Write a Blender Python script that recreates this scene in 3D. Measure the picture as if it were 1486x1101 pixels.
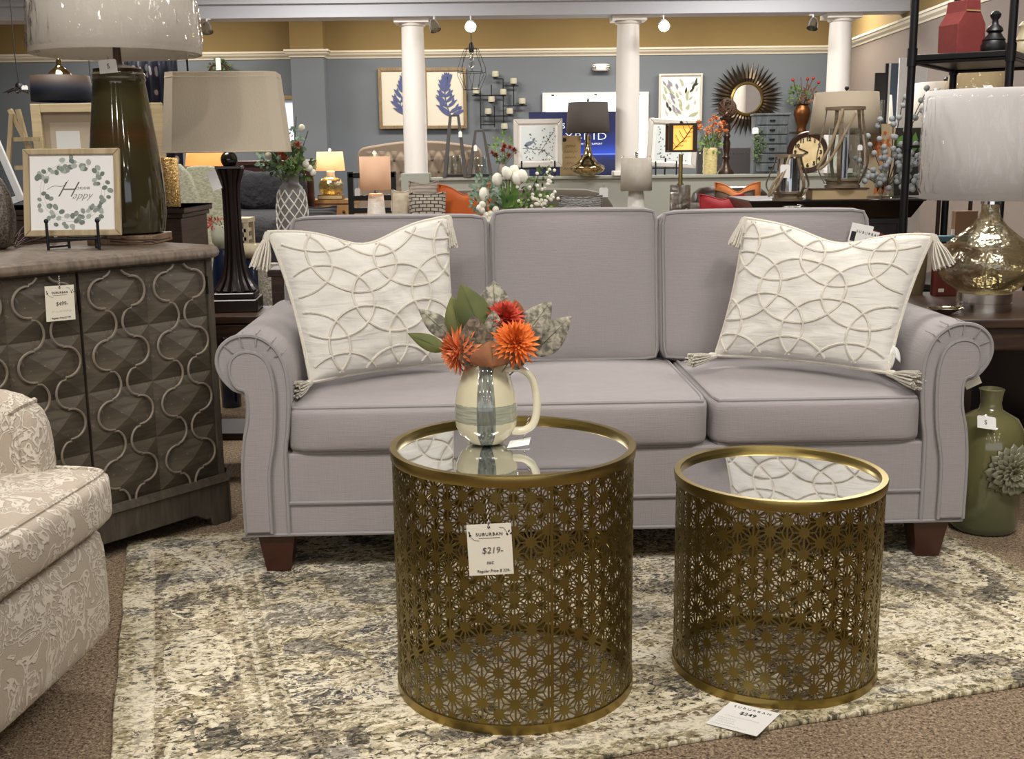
import bpy, math, random
from mathutils import Vector, Matrix, Euler
for _o in list(bpy.data.objects): bpy.data.objects.remove(_o)
SC = bpy.context.scene; COL = SC.collection
R = random.Random(7)
pi = math.pi; rad = math.radians
# ---------------------------------------------------------------- camera
F, TH, RO, CH = 1656.0, 0.195, 0.011, 1.25       # focal length in pixels of a 1486 wide frame, pitch, roll, eye height
cam = bpy.data.cameras.new('camera'); cam.sensor_width = 36.0; cam.lens = F*36.0/1486.0; cam.clip_end = 60
camo = bpy.data.objects.new('camera', cam); COL.objects.link(camo)
camo.matrix_world = Matrix.Translation((0,0,CH)) @ Matrix.Rotation(pi/2-TH,4,'X') @ Matrix.Rotation(-RO,4,'Z')
SC.camera = camo
# ---------------------------------------------------------------- world, lamps of the showroom, exposure
W = bpy.data.worlds.new('world'); SC.world = W; W.use_nodes = True
W.node_tree.nodes['Background'].inputs[0].default_value = (0.86,0.90,1.0,1)
W.node_tree.nodes['Background'].inputs[1].default_value = 1.6
SC.view_settings.view_transform = 'Standard'; SC.view_settings.look = 'None'
SC.view_settings.gamma = 1.0; SC.view_settings.use_curve_mapping = False
SC.view_settings.exposure = 0.0
SC.cycles.max_bounces = 8; SC.cycles.diffuse_bounces = 4; SC.cycles.glossy_bounces = 4
SC.cycles.transmission_bounces = 6; SC.cycles.transparent_max_bounces = 24
SC.cycles.caustics_reflective = True; SC.cycles.blur_glossy = 1.0; SC.cycles.caustics_refractive = False
SC.cycles.sample_clamp_indirect = 4.0
def area(x,y,z,sx,sy,e,c=(1,.96,.91),rot=(0,0,0)):
    l = bpy.data.lights.new('ceiling_panel_light','AREA'); l.shape='RECTANGLE'; l.size=sx; l.size_y=sy; l.energy=e; l.color=c
    o = bpy.data.objects.new('ceiling_panel_light',l); o.location=(x,y,z); o.rotation_euler=rot; COL.objects.link(o); return o
def spot(x,y,z,tx,ty,tz,e,c=(1,.93,.85),ang=60,r=.05):
    l = bpy.data.lights.new('track_spot_light','SPOT'); l.energy=e; l.color=c; l.spot_size=rad(ang); l.spot_blend=.6; l.shadow_soft_size=r
    o = bpy.data.objects.new('track_spot_light',l); o.location=(x,y,z)
    o.rotation_euler=(Vector((tx,ty,tz))-Vector((x,y,z))).to_track_quat('-Z','Y').to_euler(); COL.objects.link(o); return o
def bulb(x,y,z,e,c=(1,.72,.42),r=.04):
    l = bpy.data.lights.new('lamp_bulb_light','POINT'); l.energy=e; l.color=c; l.shadow_soft_size=r
    o = bpy.data.objects.new('lamp_bulb_light',l); o.location=(x,y,z); COL.objects.link(o); return o
for x,y,e in ((-1.6,1.2,50),(1.6,1.2,50),(-1.9,4.6,70),(1.9,4.6,70),(-2.6,8.4,130),(2.4,8.4,130),(-1.8,11.4,105),(2.6,11.4,105)):
    area(x,y,3.24,1.2,.6,e)
for x,y,e in ((-4.5,14.4,95),(-1.2,14.5,80),(1.4,14.5,80),(3.6,14.4,80)):
    area(x,y,3.3,1.2,.5,e,(1,.9,.76))
for x,y,tx,ty,tz,e in ((-1.5,1.5,-1.0,3.6,.6,75),(-.5,1.3,-.4,3.5,.7,70),(.5,1.3,.3,3.2,.6,70),(1.5,1.5,1.1,3.6,.7,75),
        (1.4,2.6,1.8,4.2,.8,45),(.1,.6,.1,2.6,0,65),(-.9,.9,-1.3,2.4,.4,45),(.9,.9,1.0,2.7,0,55)):
    spot(x,y,3.15,tx,ty,tz,e*.68)
for y in (-2.2,-5.2,-8.2,-11.2):                                     # rows of lamps further back in the showroom, behind the camera
    for x in (-3.2,-1.1,1.1,3.2): spot(x,y,3.2,x,y+.9,0,34,(1,.95,.88),150,.06)
# ---------------------------------------------------------------- measuring: a pixel of the photograph to a point of the room
_c,_s,_cr,_sr = math.cos(TH),math.sin(TH),math.cos(RO),math.sin(RO)
def ray(px,py):
    a=px-743.0; b=550.5-py; x=a*_cr+b*_sr; y=-a*_sr+b*_cr
    return Vector((x/F, _c+_s*y/F, -_s+_c*y/F))
def at(px,py,Y):
    r=ray(px,py); t=Y/r.y; return Vector((r.x*t, Y, CH+r.z*t))
def atz(px,py,z):
    r=ray(px,py); t=(z-CH)/r.z; return Vector((r.x*t, r.y*t, z))
def pr(P):
    X,Y,Z=P[0],P[1],P[2]-CH; d=Y*_c-Z*_s; u=Y*_s+Z*_c; x=F*X/d; y=F*u/d
    return 743+x*_cr-y*_sr, 550.5-(x*_sr+y*_cr)
def kk(P): return (P[1]*_c-(P[2]-CH)*_s)/F                        # metres in one pixel there
def onz(px,Y,z):                                                   # the point at depth Y and height z seen in column px
    py=250.0
    for _ in range(4):
        P=at(px,py,Y); P.z=z; py=pr(P)[1]
    return P
def lin(c):
    if isinstance(c,str): c=[int(c[i:i+2],16)/255 for i in (0,2,4)]
    return tuple((v/12.92 if v<=.04045 else ((v+.055)/1.055)**2.4) for v in c)+(1.0,)
# ---------------------------------------------------------------- materials
class NT:
    def __init__(s,name):
        s.m=bpy.data.materials.new(name); s.m.use_nodes=True; s.t=s.m.node_tree; s.N=s.t.nodes; s.L=s.t.links
        s.b=s.N['Principled BSDF']; s.out=s.N['Material Output']; s.tc=s.N.new('ShaderNodeTexCoord')
    def n(s,ty,**kw):
        x=s.N.new('ShaderNode'+ty)
        for k,v in kw.items(): setattr(x,k,v)
        return x
    def put(s,sock,v):
        if hasattr(v,'links'): s.L.new(v,sock)
        else:
            try: sock.default_value=v
            except Exception: sock.default_value=(v,v,v)
    def math(s,op,a,b=0.0,c=None,clamp=False):
        x=s.n('Math',operation=op,use_clamp=clamp); s.put(x.inputs[0],a); s.put(x.inputs[1],b)
        if c is not None: s.put(x.inputs[2],c)
        return x.outputs[0]
    def map(s,st=(1,1,1),loc=(0,0,0),rot=(0,0,0),src=None):
        x=s.n('Mapping'); s.L.new(src or s.tc.outputs['Object'],x.inputs[0]); x.inputs[1].default_value=loc; x.inputs[2].default_value=rot; x.inputs[3].default_value=st
        return x.outputs[0]
    def noise(s,scale,detail=3,dist=0,st=None,vec=None,rough=.5):
        x=s.n('TexNoise'); x.inputs['Scale'].default_value=scale; x.inputs['Detail'].default_value=detail; x.inputs['Distortion'].default_value=dist; x.inputs['Roughness'].default_value=rough
        s.L.new(vec or s.map(st or (1,1,1)),x.inputs['Vector']); return x.outputs['Fac']
    def ramp(s,fac,stops,const=False):
        x=s.n('ValToRGB'); s.put(x.inputs[0],fac); e=x.color_ramp.elements
        if const: x.color_ramp.interpolation='CONSTANT'
        while len(e)<len(stops): e.new(.5)
        for i,(p,c) in enumerate(stops): e[i].position=p; e[i].color=lin(c) if not isinstance(c,float) else (c,c,c,1)
        return x.outputs[0]
    def mix(s,fac,a,b,mode='MIX'):
        x=s.n('Mix',data_type='RGBA',blend_type=mode); s.put(x.inputs[0],fac); s.put(x.inputs[6],a); s.put(x.inputs[7],b); return x.outputs[2]
    def bump(s,h,st=.3,d=.01,prev=None):
        x=s.n('Bump'); x.inputs['Strength'].default_value=st; x.inputs['Distance'].default_value=d; s.put(x.inputs['Height'],h)
        if prev: s.L.new(prev,x.inputs['Normal'])
        s.L.new(x.outputs[0],s.b.inputs['Normal']); return x.outputs[0]
    def set(s,**kw):
        for k,v in kw.items(): s.put(s.b.inputs[k.replace('_',' ')],v)
        return s
MAT={}
def mat(name,col,rough=.5,metal=0,var=.0,vs=6,bump=0,bs=80,st=(1,1,1),d=.004,col2=None,emit=0,ecol=None,coat=0,spec=None,det=3):
    if name in MAT: return MAT[name]
    t=NT(name); c=lin(col)
    t.set(Roughness=rough,Metallic=metal)
    if col2 is not None:
        n=t.noise(vs,det,0,st); base=t.ramp(n,((.35,col),(.65,col2))); t.set(Base_Color=base)
    elif var:
        n=t.noise(vs,det,0,st); hi=tuple(min(1,v*(1+var)) for v in c[:3])+(1,); lo=tuple(v*(1-var) for v in c[:3])+(1,)
        base=t.mix(n,lo,hi); t.set(Base_Color=base)
    else: base=c; t.set(Base_Color=c)
    if bump: t.bump(t.noise(bs,3,0,st),bump,d)
    if coat: t.set(Coat_Weight=coat)
    if spec is not None: t.set(Specular_IOR_Level=spec)
    if emit: t.set(Emission_Color=lin(ecol) if ecol else base,Emission_Strength=emit)
    MAT[name]=t.m; return t.m
def fabric(name,col,slub=.10,fine=420,bump=.35,axes='xz',sheen=.15,rough=.9):
    t=NT(name); c=lin(col)
    h=t.noise(1,3,0,(18,18,fine)); v=t.noise(1,3,0,(fine,fine,14)); big=t.noise(3,2)
    w=t.math('ADD',t.math('MULTIPLY',h,.6),t.math('MULTIPLY',v,.4))
    base=t.mix(w,tuple(x*(1-slub) for x in c[:3])+(1,),tuple(min(1,x*(1+slub)) for x in c[:3])+(1,))
    base=t.mix(t.math('MULTIPLY',big,.12),base,(c[0]*.8,c[1]*.8,c[2]*.83,1))
    t.set(Base_Color=base,Roughness=rough,Sheen_Weight=sheen); t.bump(w,bump,.003); MAT[name]=t.m; return t.m
def thinfres(t,ior):                                                # a thin sheet reflects the same from both of its faces
    fr=t.n('Fresnel'); ge=t.n('NewGeometry'); t.put(fr.inputs[0],t.math('ADD',ior,t.math('MULTIPLY',ge.outputs['Backfacing'],1/ior-ior))); return fr
def film(name,tint='ffffff',refl=.25,bscale=14,bstr=.9,rough=.06,st=(1,1,.35),lo=.04):
    t=NT(name); tr=t.n('BsdfTransparent'); tr.inputs[0].default_value=lin(tint); gl=t.n('BsdfGlossy'); gl.inputs['Roughness'].default_value=rough
    fr=thinfres(t,1.45)
    f=t.math('ADD',t.math('MULTIPLY',fr.outputs[0],1-refl),lo,clamp=True)
    if bstr:
        b=t.n('Bump'); b.inputs['Strength'].default_value=bstr; b.inputs['Distance'].default_value=.02
        vo=t.n('TexVoronoi'); vo.inputs['Scale'].default_value=bscale; t.L.new(t.map(st),vo.inputs['Vector'])
        nz=t.noise(bscale*1.3,2,1.2,st); t.put(b.inputs['Height'],t.math('ADD',vo.outputs[0],nz))
        t.L.new(b.outputs[0],gl.inputs['Normal']); t.L.new(b.outputs[0],fr.inputs['Normal'])
    mx=t.n('MixShader'); t.put(mx.inputs[0],f); t.L.new(tr.outputs[0],mx.inputs[1]); t.L.new(gl.outputs[0],mx.inputs[2]); t.L.new(mx.outputs[0],t.out.inputs[0])
    MAT[name]=t.m; return t.m
# ---------------------------------------------------------------- geometry
def catmull(p,sub=4,closed=False):
    p=[Vector(q) for q in p]; n=len(p); out=[]
    for i in range(n if closed else n-1):
        g=lambda j: p[j%n] if closed else p[max(0,min(n-1,j))]
        a,b,c,d=g(i-1),g(i),g(i+1),g(i+2)
        for s in range(sub):
            t=s/sub; out.append(.5*((2*b)+(c-a)*t+(2*a-5*b+4*c-d)*t*t+(3*b-a-3*c+d)*t**3))
    if not closed: out.append(p[-1].copy())
    return out
class G:
    def __init__(s,k=1.0): s.v=[]; s.f=[]; s.mi=[]; s.k=k; s.c=0; s.M=None
    def add(s,vs,fs):
        o=len(s.v)
        for v in vs:
            v=Vector(v)*s.k
            if s.M is not None: v=s.M@v
            s.v.append(v)
        for f in fs: s.f.append([o+i for i in f]); s.mi.append(s.c)
        return s
    def col(s,i): s.c=i; return s
    def box(s,x0,x1,y0,y1,z0,z1):
        return s.add([(x,y,z) for x in (x0,x1) for y in (y0,y1) for z in (z0,z1)],[(0,1,3,2),(4,6,7,5),(0,4,5,1),(2,3,7,6),(0,2,6,4),(1,5,7,3)])
    def quad(s,a,b,c,d): return s.add([a,b,c,d],[(0,1,2,3)])
    def poly(s,p): return s.add(p,[tuple(range(len(p)))])
    def frustum(s,b,t,z0,z1,n=4,rot=pi/4,c=(0,0),c2=None):        # regular, b/t = half width (x,y) at foot and head
        if not isinstance(b,tuple): b=(b,b)
        if not isinstance(t,tuple): t=(t,t)
        c2=c2 or c; q=1/math.cos(pi/n); vs=[]
        for (r,z,cc) in ((b,z0,c),(t,z1,c2)):
            for i in range(n): a=rot+2*pi*i/n; vs.append((cc[0]+r[0]*q*math.cos(a),cc[1]+r[1]*q*math.sin(a),z))
        return s.add(vs,[tuple(reversed(range(n))),tuple(range(n,2*n))]+[(i,(i+1)%n,n+(i+1)%n,n+i) for i in range(n)])
    def lathe(s,prof,n=24,c=(0,0,0),sx=1,sy=1,rot=0,lobes=0,amp=0,cap=True):
        vs=[];m=len(prof)
        for (r,z) in prof:
            for i in range(n):
                a=rot+2*pi*i/n; rr=r*(1+amp*math.cos(lobes*a)) if lobes else r
                vs.append((c[0]+rr*sx*math.cos(a),c[1]+rr*sy*math.sin(a),c[2]+z))
        fs=[(j*n+i,j*n+(i+1)%n,(j+1)*n+(i+1)%n,(j+1)*n+i) for j in range(m-1) for i in range(n)]
        if cap:
            if prof[0][0]>1e-6: fs.append(tuple(reversed(range(n))))
            if prof[-1][0]>1e-6: fs.append(tuple((m-1)*n+i for i in range(n)))
        return s.add(vs,fs)
    def ball(s,c,r,n=12,m=8,sz=(1,1,1)):
        return s.lathe([(r*math.sin(pi*j/m) if 0<j<m else 1e-5*r,-r*math.cos(pi*j/m)*sz[2]) for j in range(m+1)],n,c,sz[0],sz[1])
    def tube(s,pts,r,n=6,closed=False,cap=True):
        P=[Vector(p) for p in pts]; m=len(P); vs=[]; up=None
        for i in range(m):
            a=P[i-1] if (i>0 or closed) else P[i]; b=P[(i+1)%m] if (i<m-1 or closed) else P[i]
            t=(b-a); t=t.normalized() if t.length>1e-9 else Vector((0,0,1))
            if up is None: up=t.orthogonal().normalized()
            up=(up-t*up.dot(t)); up=up.normalized() if up.length>1e-6 else t.orthogonal().normalized()
            w=t.cross(up); rr=r[i] if isinstance(r,(list,tuple)) else r
            for j in range(n): a2=2*pi*j/n; vs.append(P[i]+up*(rr*math.cos(a2))+w*(rr*math.sin(a2)))
        fs=[(i*n+j,i*n+(j+1)%n,((i+1)%m)*n+(j+1)%n,((i+1)%m)*n+j) for i in range(m if closed else m-1) for j in range(n)]
        if not closed and cap: fs+= [tuple(reversed(range(n))),tuple((m-1)*n+j for j in range(n))]
        return s.add(vs,fs)
    def prism(s,p,y0,y1):                                            # outline in x,z pushed along y
        n=len(p); return s.add([(x,y0,z) for x,z in p]+[(x,y1,z) for x,z in p],[tuple(range(n)),tuple(reversed(range(n,2*n)))]+[(i,n+i,n+(i+1)%n,(i+1)%n) for i in range(n)])
    def prismz(s,p,z0,z1):
        n=len(p); return s.add([(x,y,z0) for x,y in p]+[(x,y,z1) for x,y in p],[tuple(reversed(range(n))),tuple(range(n,2*n))]+[(i,(i+1)%n,n+(i+1)%n,n+i) for i in range(n)])
    def grid(s,fn,nu,nv,flip=False):
        vs=[fn(i/nu,j/nv) for j in range(nv+1) for i in range(nu+1)]
        q=lambda i,j:j*(nu+1)+i
        return s.add(vs,[((q(i,j),q(i+1,j),q(i+1,j+1),q(i,j+1)) if not flip else (q(i,j),q(i,j+1),q(i+1,j+1),q(i+1,j))) for j in range(nv) for i in range(nu)])
    def soft(s,c,h,p=8,n=8,puff=(0,0,0)):
        idx={}; vs=[]; fs=[]
        for ax in range(3):
            for sg in (-1,1):
                for i in range(n):
                    for j in range(n):
                        f=[]
                        for a,b in ((i,j),(i+1,j),(i+1,j+1),(i,j+1)):
                            q=[0,0,0]; q[ax]=sg; q[(ax+1)%3]=-1+2*a/n; q[(ax+2)%3]=-1+2*b/n
                            kx=tuple(round(x,5) for x in q)
                            if kx not in idx: idx[kx]=len(vs); vs.append(softpt(q,c,h,p,puff))
                            f.append(idx[kx])
                        fs.append(tuple(f) if sg>0 else tuple(reversed(f)))
        return s.add(vs,fs)
    def leaf(s,base,d,up,L,Wd,n=6,curl=.3,fold=.25,pt=1.0,sh=.75):
        d=Vector(d).normalized(); up=Vector(up); side=d.cross(up); side=side.normalized() if side.length>1e-6 else d.orthogonal().normalized(); up=side.cross(d)
        base=Vector(base); vs=[]; 
        for i in range(n+1):
            t=i/n; w=Wd*.5*(math.sin(pi*min(1,t**sh))**pt)+1e-5; c=base+d*(L*t)+up*(-curl*L*t*t)
            vs+= [c-side*w+up*(fold*w),c,c+side*w+up*(fold*w)]
        fs=[]
        for i in range(n):
            for j in range(2): fs.append((i*3+j,i*3+j+1,i*3+j+4,i*3+j+3))
        return s.add(vs,fs)
    def petal2d(s,x,z,L,Wd,a,y=0,n=4):                               # flat leaf shape on a sheet of paper (x,z plane)
        ca,sa=math.cos(a),math.sin(a); p=[]
        for i in range(n+1): t=i/n; w=Wd*.5*math.sin(pi*t**.8); p.append((t*L,w))
        for i in range(n-1,0,-1): t=i/n; w=Wd*.5*math.sin(pi*t**.8); p.append((t*L,-w))
        return s.poly([(x+ca*u-sa*w,y,z+sa*u+ca*w) for u,w in p])
def softpt(q,c,h,p,puff):
    m=max(abs(x) for x in q); l=sum(abs(x)**p for x in q)**(1/p); r=[x*m/l for x in q]
    e=[1-min(1,x*x) for x in q]
    return Vector((c[0]+h[0]*r[0]+puff[0]*q[0]*e[1]*e[2],c[1]+h[1]*r[1]+puff[1]*q[1]*e[0]*e[2],c[2]+h[2]*r[2]+puff[2]*q[2]*e[0]*e[1]))
def build(name,g,mats,parent=None,smooth=True,ang=40,bevel=0,sub=0,solid=0,loc=None,rot=None,kind=None,label=None,bseg=2):
    me=bpy.data.meshes.new(name); me.from_pydata([tuple(v) for v in g.v],[],g.f)
    mats=mats if isinstance(mats,(list,tuple)) else [mats]
    for m in mats: me.materials.append(m)
    if len(mats)>1: me.polygons.foreach_set('material_index',g.mi)
    me.polygons.foreach_set('use_smooth',[smooth]*len(me.polygons))
    if smooth and ang<180:
        try: me.set_sharp_from_angle(angle=rad(ang))
        except Exception: pass
    me.update()
    o=bpy.data.objects.new(name,me); COL.objects.link(o)
    if parent is not None: o.parent=parent
    if loc is not None: o.location=loc
    if rot is not None: o.rotation_euler=rot
    if bevel: m=o.modifiers.new('bevel','BEVEL'); m.width=bevel; m.segments=bseg; m.limit_method='ANGLE'; m.angle_limit=rad(35)
    if solid: m=o.modifiers.new('solid','SOLIDIFY'); m.thickness=solid; m.offset=0
    if sub: m=o.modifiers.new('sub','SUBSURF'); m.levels=sub; m.render_levels=sub
    if kind: o['kind']=kind
    if label: o['label']=label
    return o
def tag(o,label,cat,group=None):
    o['label']=label; o['category']=cat
    if group: o['group']=group
    return o
class T:                                                             # a thing: an Empty at its base that parents its parts
    def __init__(s,name,label,cat,loc=(0,0,0),k=1.0,rz=0,group=None,rot=None):
        s.o=bpy.data.objects.new(name,None); COL.objects.link(s.o); s.o.location=loc; s.o.rotation_euler=rot or (0,0,rz); s.k=k
        s.o.empty_display_size=.05; tag(s.o,label,cat,group)
    def g(s): return G(s.k)
    def p(s,name,g,m,par=None,**kw): return build(name,g,m,par or s.o,**kw)
    def light(s,z,e,c=(1,.72,.42),r=.04):
        b=bulb(0,0,z*s.k,e,c,r); b.parent=s.o; return b
def structure(name,g,m,**kw):
    o=build(name,g,m,**kw); o['kind']='structure'; return o
def solo(name,g,m,label,cat,loc=(0,0,0),rz=0,group=None,rot=None,**kw):
    o=build(name,g,m,loc=loc,rot=rot or (0,0,rz),**kw); return tag(o,label,cat,group)
def bg(name,label,cat,px,py,Y,z=None,group=None,rz=0):               # a thing whose units are pixels of the photograph at its own distance
    P=at(px,py,Y) if z is None else onz(px,Y,z)
    return T(name,label,cat,P,kk(P),rz,group)
def dup(o,parent=None,loc=None,rot=None):
    c=o.copy(); COL.objects.link(c); c.parent=parent or o.parent
    if loc is not None: c.location=loc
    if rot is not None: c.rotation_euler=rot
    return c
def text(name,s,size,m,parent,loc,rot=(pi/2,0,0),shear=0,sx=1,space=1,align='CENTER',bold=0,ext=.0002):
    cu=bpy.data.curves.new(name,'FONT'); cu.body=s; cu.size=size; cu.align_x=align; cu.align_y='CENTER'; cu.shear=shear; cu.space_character=space; cu.extrude=ext; cu.offset=bold
    cu.materials.append(m); cu.resolution_u=3
    t=bpy.data.objects.new('lettering',cu); COL.objects.link(t); bpy.context.view_layer.update()
    me=bpy.data.meshes.new_from_object(t.evaluated_get(bpy.context.evaluated_depsgraph_get())); bpy.data.objects.remove(t); bpy.data.curves.remove(cu)
    o=bpy.data.objects.new(name,me); COL.objects.link(o); o.parent=parent; o.location=loc; o.rotation_euler=rot; o.scale=(sx,1,1); o['kind']='stuff'; return o
def scribble(o,m,x0,x1,y,z,h,flat=False,r=.0002):                     # a line of writing too small to read in the photograph
    q=random.Random(int(abs(x1*9e4+z*7e4))); n=max(6,int((x1-x0)/h*2.2)); p=[]
    for i in range(n+1):
        x=x0+(x1-x0)*i/n; v=(q.uniform(.2,.5) if i%2 else -q.uniform(.2,.5))*h; p.append((x,z+v,y) if flat else (x,y,z+v))
    o.p('print',G().tube(p,r,3),m,kind='stuff')
# ---------------------------------------------------------------- main materials
def carpet_mat():
    t=NT('brown_loop_carpet'); n=t.noise(210,2); n2=t.noise(95,3); big=t.noise(1.6,3)
    f=t.math('ADD',t.math('MULTIPLY',n,.55),t.math('MULTIPLY',n2,.45))
    base=t.ramp(f,((.36,'3c3027'),(.46,'81705d'),(.55,'a08c75'),(.66,'cdb99d')))
    base=t.mix(t.math('MULTIPLY',big,.2),base,lin('6d5b49')); t.set(Base_Color=base,Roughness=1.0,Specular_IOR_Level=.1); t.bump(f,.9,.012); return t.m
def rug_mat():
    t=NT('distressed_rug_pile'); sp=t.n('SeparateXYZ'); t.L.new(t.tc.outputs['Object'],sp.inputs[0])
    wob=t.noise(7,3); wob=t.math('MULTIPLY',t.math('SUBTRACT',wob,.5),.05)
    ax=t.math('ABSOLUTE',sp.outputs[0]); ay=t.math('ABSOLUTE',sp.outputs[1])
    dx=t.math('SUBTRACT',1.29,ax); dy=t.math('SUBTRACT',.88,ay); d=t.math('MINIMUM',dx,dy)
    dw=t.math('ADD',d,t.math('MULTIPLY',wob,.5))
    side=t.math('LESS_THAN',dx,dy)
    al=t.math('ADD',t.math('MULTIPLY',side,sp.outputs[1]),t.math('MULTIPLY',t.math('SUBTRACT',1,side),sp.outputs[0]))
    st=t.noise(1,5,.9,(30,42,1),rough=.74); st2=t.noise(1,4,1.2,(44,62,1),rough=.66); patch=t.noise(3.0,4,.6,rough=.6); patch2=t.noise(4.6,3,.5,vec=t.map(loc=(3,5,1)))
    cream='d9cfb6'; tan='a3957a'; olv='978a63'; dk='4e4b48'; blu='62656c'; brn='7f6d53'
    def near(v,c,w): return t.math('LESS_THAN',t.math('ABSOLUTE',t.math('SUBTRACT',v,c)),w)
    fine=t.math('MULTIPLY',t.math('SUBTRACT',st,.5),.09)
    nz=t.math('ADD',t.noise(7,2,1.8,(1,1.35,1)),fine); strokes=t.math('MAXIMUM',near(nz,.52,.020),near(nz,.42,.018))
    worn=t.ramp(st,((.42,dk),(.465,'79715f'),(.51,'a89b7d'),(.56,cream)))
    fieldb=t.ramp(t.math('ADD',patch,fine),((.38,dk),(.45,blu),(.485,tan),(.55,olv),(.62,'b9ac8b')))
    field=t.mix(.46,fieldb,worn); field=t.mix(t.math('MULTIPLY',strokes,t.math('GREATER_THAN',st2,.40)),field,lin(cream))
    p=t.math('SUBTRACT',t.math('PINGPONG',t.math('ADD',al,4.06),.245),.1225); p=t.math('SUBTRACT',.1225,t.math('ABSOLUTE',t.math('SUBTRACT',p,0)))
    q=t.math('SUBTRACT',d,.197)
    pp=t.math('SUBTRACT',t.math('PINGPONG',t.math('ADD',al,4.06),.245),0.0)
    r=t.math('SQRT',t.math('ADD',t.math('POWER',t.math('DIVIDE',pp,.215),2),t.math('POWER',t.math('DIVIDE',q,.088),2)))
    r=t.math('ADD',r,t.math('ADD',t.math('MULTIPLY',wob,9.0),t.math('MULTIPLY',fine,1.6)))
    inside=t.math('MULTIPLY',t.math('LESS_THAN',r,.98),t.math('GREATER_THAN',t.math('ADD',patch2,fine),.40)); outl=near(r,.90,.085); mid=near(r,.42,.075)
    scroll=t.math('MAXIMUM',near(nz,.50,.040),near(nz,.40,.03))
    medal=t.mix(scroll,lin('b3a685'),lin(cream)); medal=t.mix(t.math('MAXIMUM',outl,mid),medal,lin('e6dbc0'))
    gap=t.ramp(t.math('ADD',patch2,fine),((.40,'6a6459'),(.46,tan),(.55,olv),(.64,brn)))
    bor=t.mix(inside,gap,medal); bor=t.mix(.36,bor,worn)
    bor=t.mix(t.math('MULTIPLY',t.math('LESS_THAN',st2,.43),.75),bor,lin(dk))
    gs=t.ramp(t.math('ADD',dw,t.math('MULTIPLY',fine,.30)),((0,'a89c78'),(.040,cream),(.088,brn),(.108,tan),(.29,'cfc3a5'),(.312,tan),(.325,cream),(.340,'8f8468'),(.372,cream),(.385,tan)),True)
    gs=t.mix(.50,gs,worn)
    isb=t.math('MULTIPLY',t.math('GREATER_THAN',dw,.108),t.math('LESS_THAN',dw,.29)); isf=t.math('GREATER_THAN',dw,.392)
    c=t.mix(isb,gs,bor); c=t.mix(isf,c,field)
    far=t.math('MULTIPLY',t.math('GREATER_THAN',t.math('ADD',t.math('ADD',patch,fine),t.math('MULTIPLY',sp.outputs[1],.09)),.585),.6)
    c=t.mix(far,c,lin('55565a')); fl=t.math('MULTIPLY',t.math('LESS_THAN',t.math('ADD',st2,t.math('MULTIPLY',t.math('SUBTRACT',patch2,.5),.35)),.42),.8); c=t.mix(fl,c,lin('38352f'))
    c=t.mix(t.math('MULTIPLY',t.math('GREATER_THAN',t.math('ADD',st2,t.math('MULTIPLY',t.math('SUBTRACT',patch2,.5),.5)),.575),.75),c,lin('e3dbc8'))
    t.set(Base_Color=c,Roughness=1.0,Specular_IOR_Level=.1); b=t.math('ADD',st,t.math('MULTIPLY',t.noise(260,2),.5)); t.bump(b,.6,.006); return t.m
def damask_mat():
    t=NT('cream_damask_upholstery'); a=t.noise(11,2.6,1.7,vec=t.map(rot=(.3,.2,.4))); b=t.noise(24,2,1.4,vec=t.map(loc=(4,1,2)))
    def near(v,c,w): return t.math('SUBTRACT',1,t.math('DIVIDE',t.math('ABSOLUTE',t.math('SUBTRACT',v,c)),w),clamp=True)
    s=t.math('MAXIMUM',t.math('MAXIMUM',near(a,.48,.036),near(a,.60,.032)),t.math('MULTIPLY',near(b,.52,.05),t.math('GREATER_THAN',a,.53)))
    s2=t.math('MULTIPLY',s,2.2,clamp=True); fi=t.noise(300,2)
    c=t.mix(s2,lin('ac9f8f'),lin('d0c7b9')); c=t.mix(t.math('MULTIPLY',fi,.2),c,lin('8f8577'))
    t.set(Base_Color=c,Roughness=.9,Sheen_Weight=.1); t.bump(t.math('ADD',s2,t.math('MULTIPLY',fi,.25)),.7,.005); return t.m
def wood_mat(name,c1,c2,rough=.5,st=(3,3,40),bump=.25,wear=None):
    if name in MAT: return MAT[name]
    t=NT(name); n=t.noise(1.5,4,1.0,st); n2=t.noise(5,4,0,rough=.65); c=t.ramp(n,((.3,c1),(.7,c2)))
    c=t.mix(t.math('MULTIPLY',n2,.35),c,lin(c1))
    if wear: c=t.mix(t.math('MULTIPLY',t.math('GREATER_THAN',t.noise(70,4,.3,(1,1,.6)),.68),.28),c,lin(wear))
    t.set(Base_Color=c,Roughness=rough); t.bump(n,bump,.004); MAT[name]=t.m; return t.m
M_carpet=carpet_mat(); M_rug=rug_mat(); M_damask=damask_mat()
M_sofa=fabric('grey_linen_upholstery','948e8e',.17,420,.6)
M_welt=fabric('grey_linen_welt','8c8888',.10,520,.3)
def cotton_mat():
    t=NT('white_cotton'); a=t.noise(1,3,.6,(5,5,26)); b=t.noise(13,3); t.set(Base_Color=t.mix(b,lin('cfccc4'),lin('d9d6cf')),Roughness=.95,Sheen_Weight=.1)
    t.bump(t.math('ADD',t.math('MULTIPLY',a,1.3),t.math('MULTIPLY',b,.7)),.36,.020); return t.m
M_cotton=cotton_mat()
M_rope=mat('cream_braided_cord','d3cdc0',.95,bump=.8,bs=260,d=.004,var=.08,vs=120)
M_brass=mat('antique_brass','857544',.35,1,var=.18,vs=4,bump=.12,bs=9,d=.002)
M_brass2=mat('antique_brass_rim','98854f',.34,1,var=.12,vs=5)
M_mirror=mat('mirror_glass','e6e8ea',.02,1)
M_legwood=mat('red_brown_leg_wood','3a1d12',.35,var=.3,vs=12,st=(1,1,.2))
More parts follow.
